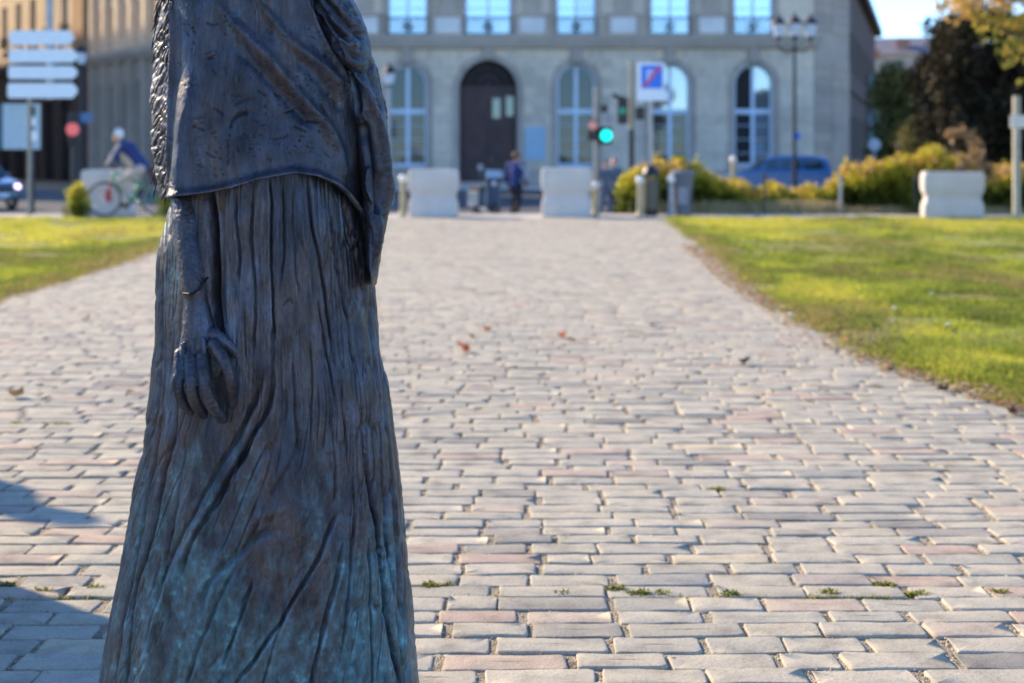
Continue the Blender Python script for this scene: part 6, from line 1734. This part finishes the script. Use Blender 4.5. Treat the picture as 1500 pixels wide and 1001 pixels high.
def dead_leaf(px, py, size, mat, label, seed):
    x, y = ground_px(px, py); r = random.Random(seed); e = empty('fallen_leaf', (x, y, .004), r.uniform(0, 6), label, 'leaf', 'dead leaves lying on the path')
    mb = MB(); n = 9; L = size*1.35
    out = [(math.cos(2*math.pi*k/n)*L*.5*r.uniform(.7, 1.1), math.sin(2*math.pi*k/n)*L*.34*r.uniform(.7, 1.2), r.uniform(0, .6)*L) for k in range(n)]
    mb.add([(0, 0, .04*L)]+out, [(0, k+1, (k+1) % n+1) for k in range(n)]); o = mb.build('leaf_blade', mat, e); o.modifiers.new('thick', 'SOLIDIFY').thickness = .0012
    mb = MB(); mb.tube([(L*.4, 0, .1*L), (L*.75, .02*L, .2*L)], .0012, 5); mb.build('leaf_stalk', mat, e)
for i, (px, py, s_, mt, lb) in enumerate([(680,517,.10,'fallen','bright rust red dead leaf, largest on the path right of the statue'), (714,486,.06,'fallen','small orange brown leaf beyond the largest rust red leaf'), (692,497,.05,'fallen3','tan leaf between the two rust leaves right of the statue'),
        (824,496,.065,'fallen','reddish leaf in the middle of the path'), (838,501,.05,'fallen3','pale brown leaf touching the reddish mid path leaf'), (1090,535,.07,'fallen2','dark brown leaf at mid right of the path'), (958,479,.055,'fallen2','small dark leaf near the right half of the far path'),
        (22,583,.08,'fallen3','orange tan leaf at the left picture edge'), (126,470,.06,'fallen2','dark leaf on the far left part of the path'), (1382,574,.06,'fallen2','dark leaf below the right lawn edge'), (1485,608,.07,'fallen2','brown leaf at the right edge where lawn meets path'),
        (1304,546,.05,'fallen2','dark leaf close to the lawn corner on the right')]):
    dead_leaf(px, py, s_, M[mt], lb, 400+i)
def moss(n=1500):
    r = np.random.default_rng(77); X0, Y0 = ground_px(750, 866)
    rows = np.unique(np.round(SETTS[(SETTS[:, 1] > Y0-.3) & (SETTS[:, 1] < Y0+.3)][:, 1], 2)); yj = rows[np.argmin(abs(rows-Y0))] - .056
    cl = r.uniform(-1.6, 1.7, 70); bx = cl[r.integers(0, 70, n)] + r.normal(0, .018, n); by = yj + .012*np.sin(bx*.9+yj*.35) + r.normal(0, .004, n)
    a = r.uniform(0, 2*math.pi, n); L = r.uniform(.004, .013, n); b0 = np.column_stack([bx, by, np.full(n, -.007)])
    tip = b0 + np.column_stack([np.cos(a)*L, np.sin(a)*L*.6, L*r.uniform(.3, 1, n)+.004]); s = np.column_stack([-np.sin(a), np.cos(a), 0*a])*.0016
    q = np.stack([b0, (b0+tip)/2-s, tip, (b0+tip)/2+s], 1)
    o = link('joint_moss', np_mesh('joint_moss', q.reshape(-1, 3), np.arange(4*n).reshape(n, 4), tone=np.repeat(r.random(n), 4)), M['weed']); tag(o, 'thin strip of moss and dry weeds along one joint of the paving', 'moss', kind='stuff')
moss()
# leaf litter along the lawn edge and pale daisies on the grass
def litter(n, fn, size, mat, name, label, seed):
    r = np.random.default_rng(seed); X, Y, Z = fn(r, n); a = r.uniform(0, 2*math.pi, n); s = size*r.uniform(.5, 1.3, n)
    c, q = np.cos(a)*s, np.sin(a)*s; t = r.uniform(-.4, .6, (n, 4))*s[:, None]
    P = np.stack([np.column_stack([X+c, Y+q, Z+t[:, 0]]), np.column_stack([X-q*.6, Y+c*.6, Z+t[:, 1]]), np.column_stack([X-c, Y-q, Z+t[:, 2]]), np.column_stack([X+q*.6, Y-c*.6, Z+t[:, 3]])], 1)
    o = link(name, np_mesh(name, P.reshape(-1, 3), np.arange(4*n).reshape(n, 4), tone=np.repeat(r.random(n), 4)), mat); tag(o, label, 'leaves', kind='stuff')
def along(r, n):
    Y = np.exp(r.uniform(math.log(6.5), math.log(20), n)); X = edge(Y, RIGHT_E) + np.abs(r.normal(0, .30, n)) - .10 + .5*np.exp(-((Y-10.5)/2.0)**2)*r.random(n); return X, Y, np.full(n, .012)
litter(3200, along, .024, M['dry'], 'leaf_litter', 'dry tan leaf litter gathered along the right lawn edge', 61)
def along2(r, n):
    Y = np.exp(r.uniform(math.log(10), math.log(24), n)); X = edge(Y, LEFT_E) - np.abs(r.normal(0, .18, n)) + .06; return X, Y, np.full(n, .012)
litter(420, along2, .018, M['dry'], 'left_leaf_litter', 'dry brown litter along the left lawn edge', 62)
for i, (px, py, lb) in enumerate([(1365,440,'white daisy head on the lawn, uppermost of three'), (1310,462,'white daisy head on the lawn, leftmost of three'), (1389,487,'white daisy head on the lawn, lowest of three'), (1158,471,'pale flower head at the very edge of the right lawn')]):
    x, y = ground_px(px, py); e = empty('daisy', (x, y, .01), 0, lb, 'flower', 'pale flowers on the lawn')
    mb = MB(); mb.tube([(0,0,0),(0,0,.045)], .002, 5); mb.build('stalk', M['greenp'], e); mb = MB(); mb.sphere((0,0,.05), .018, 10, 6, (1, 1, .45)); mb.build('flower_head', M['ball'], e, smooth=True)
# far wooded rise behind the town closes the horizon
hl = MB(); n = 60
for i in range(n+1):
    x = -1500+3000*i/n; hgt = 16+10*math.sin(i*.7)+6*math.sin(i*1.9+1)
    hl.v += [(x, 1500, LOW), (x, 1540, hgt), (x, 1700, hgt*1.1)]
for i in range(n):
    b = i*3; hl.f += [(b, b+3, b+4, b+1), (b+1, b+4, b+5, b+2)]
tag(hl.build('distant_hills', M['soil']), kind='structure')
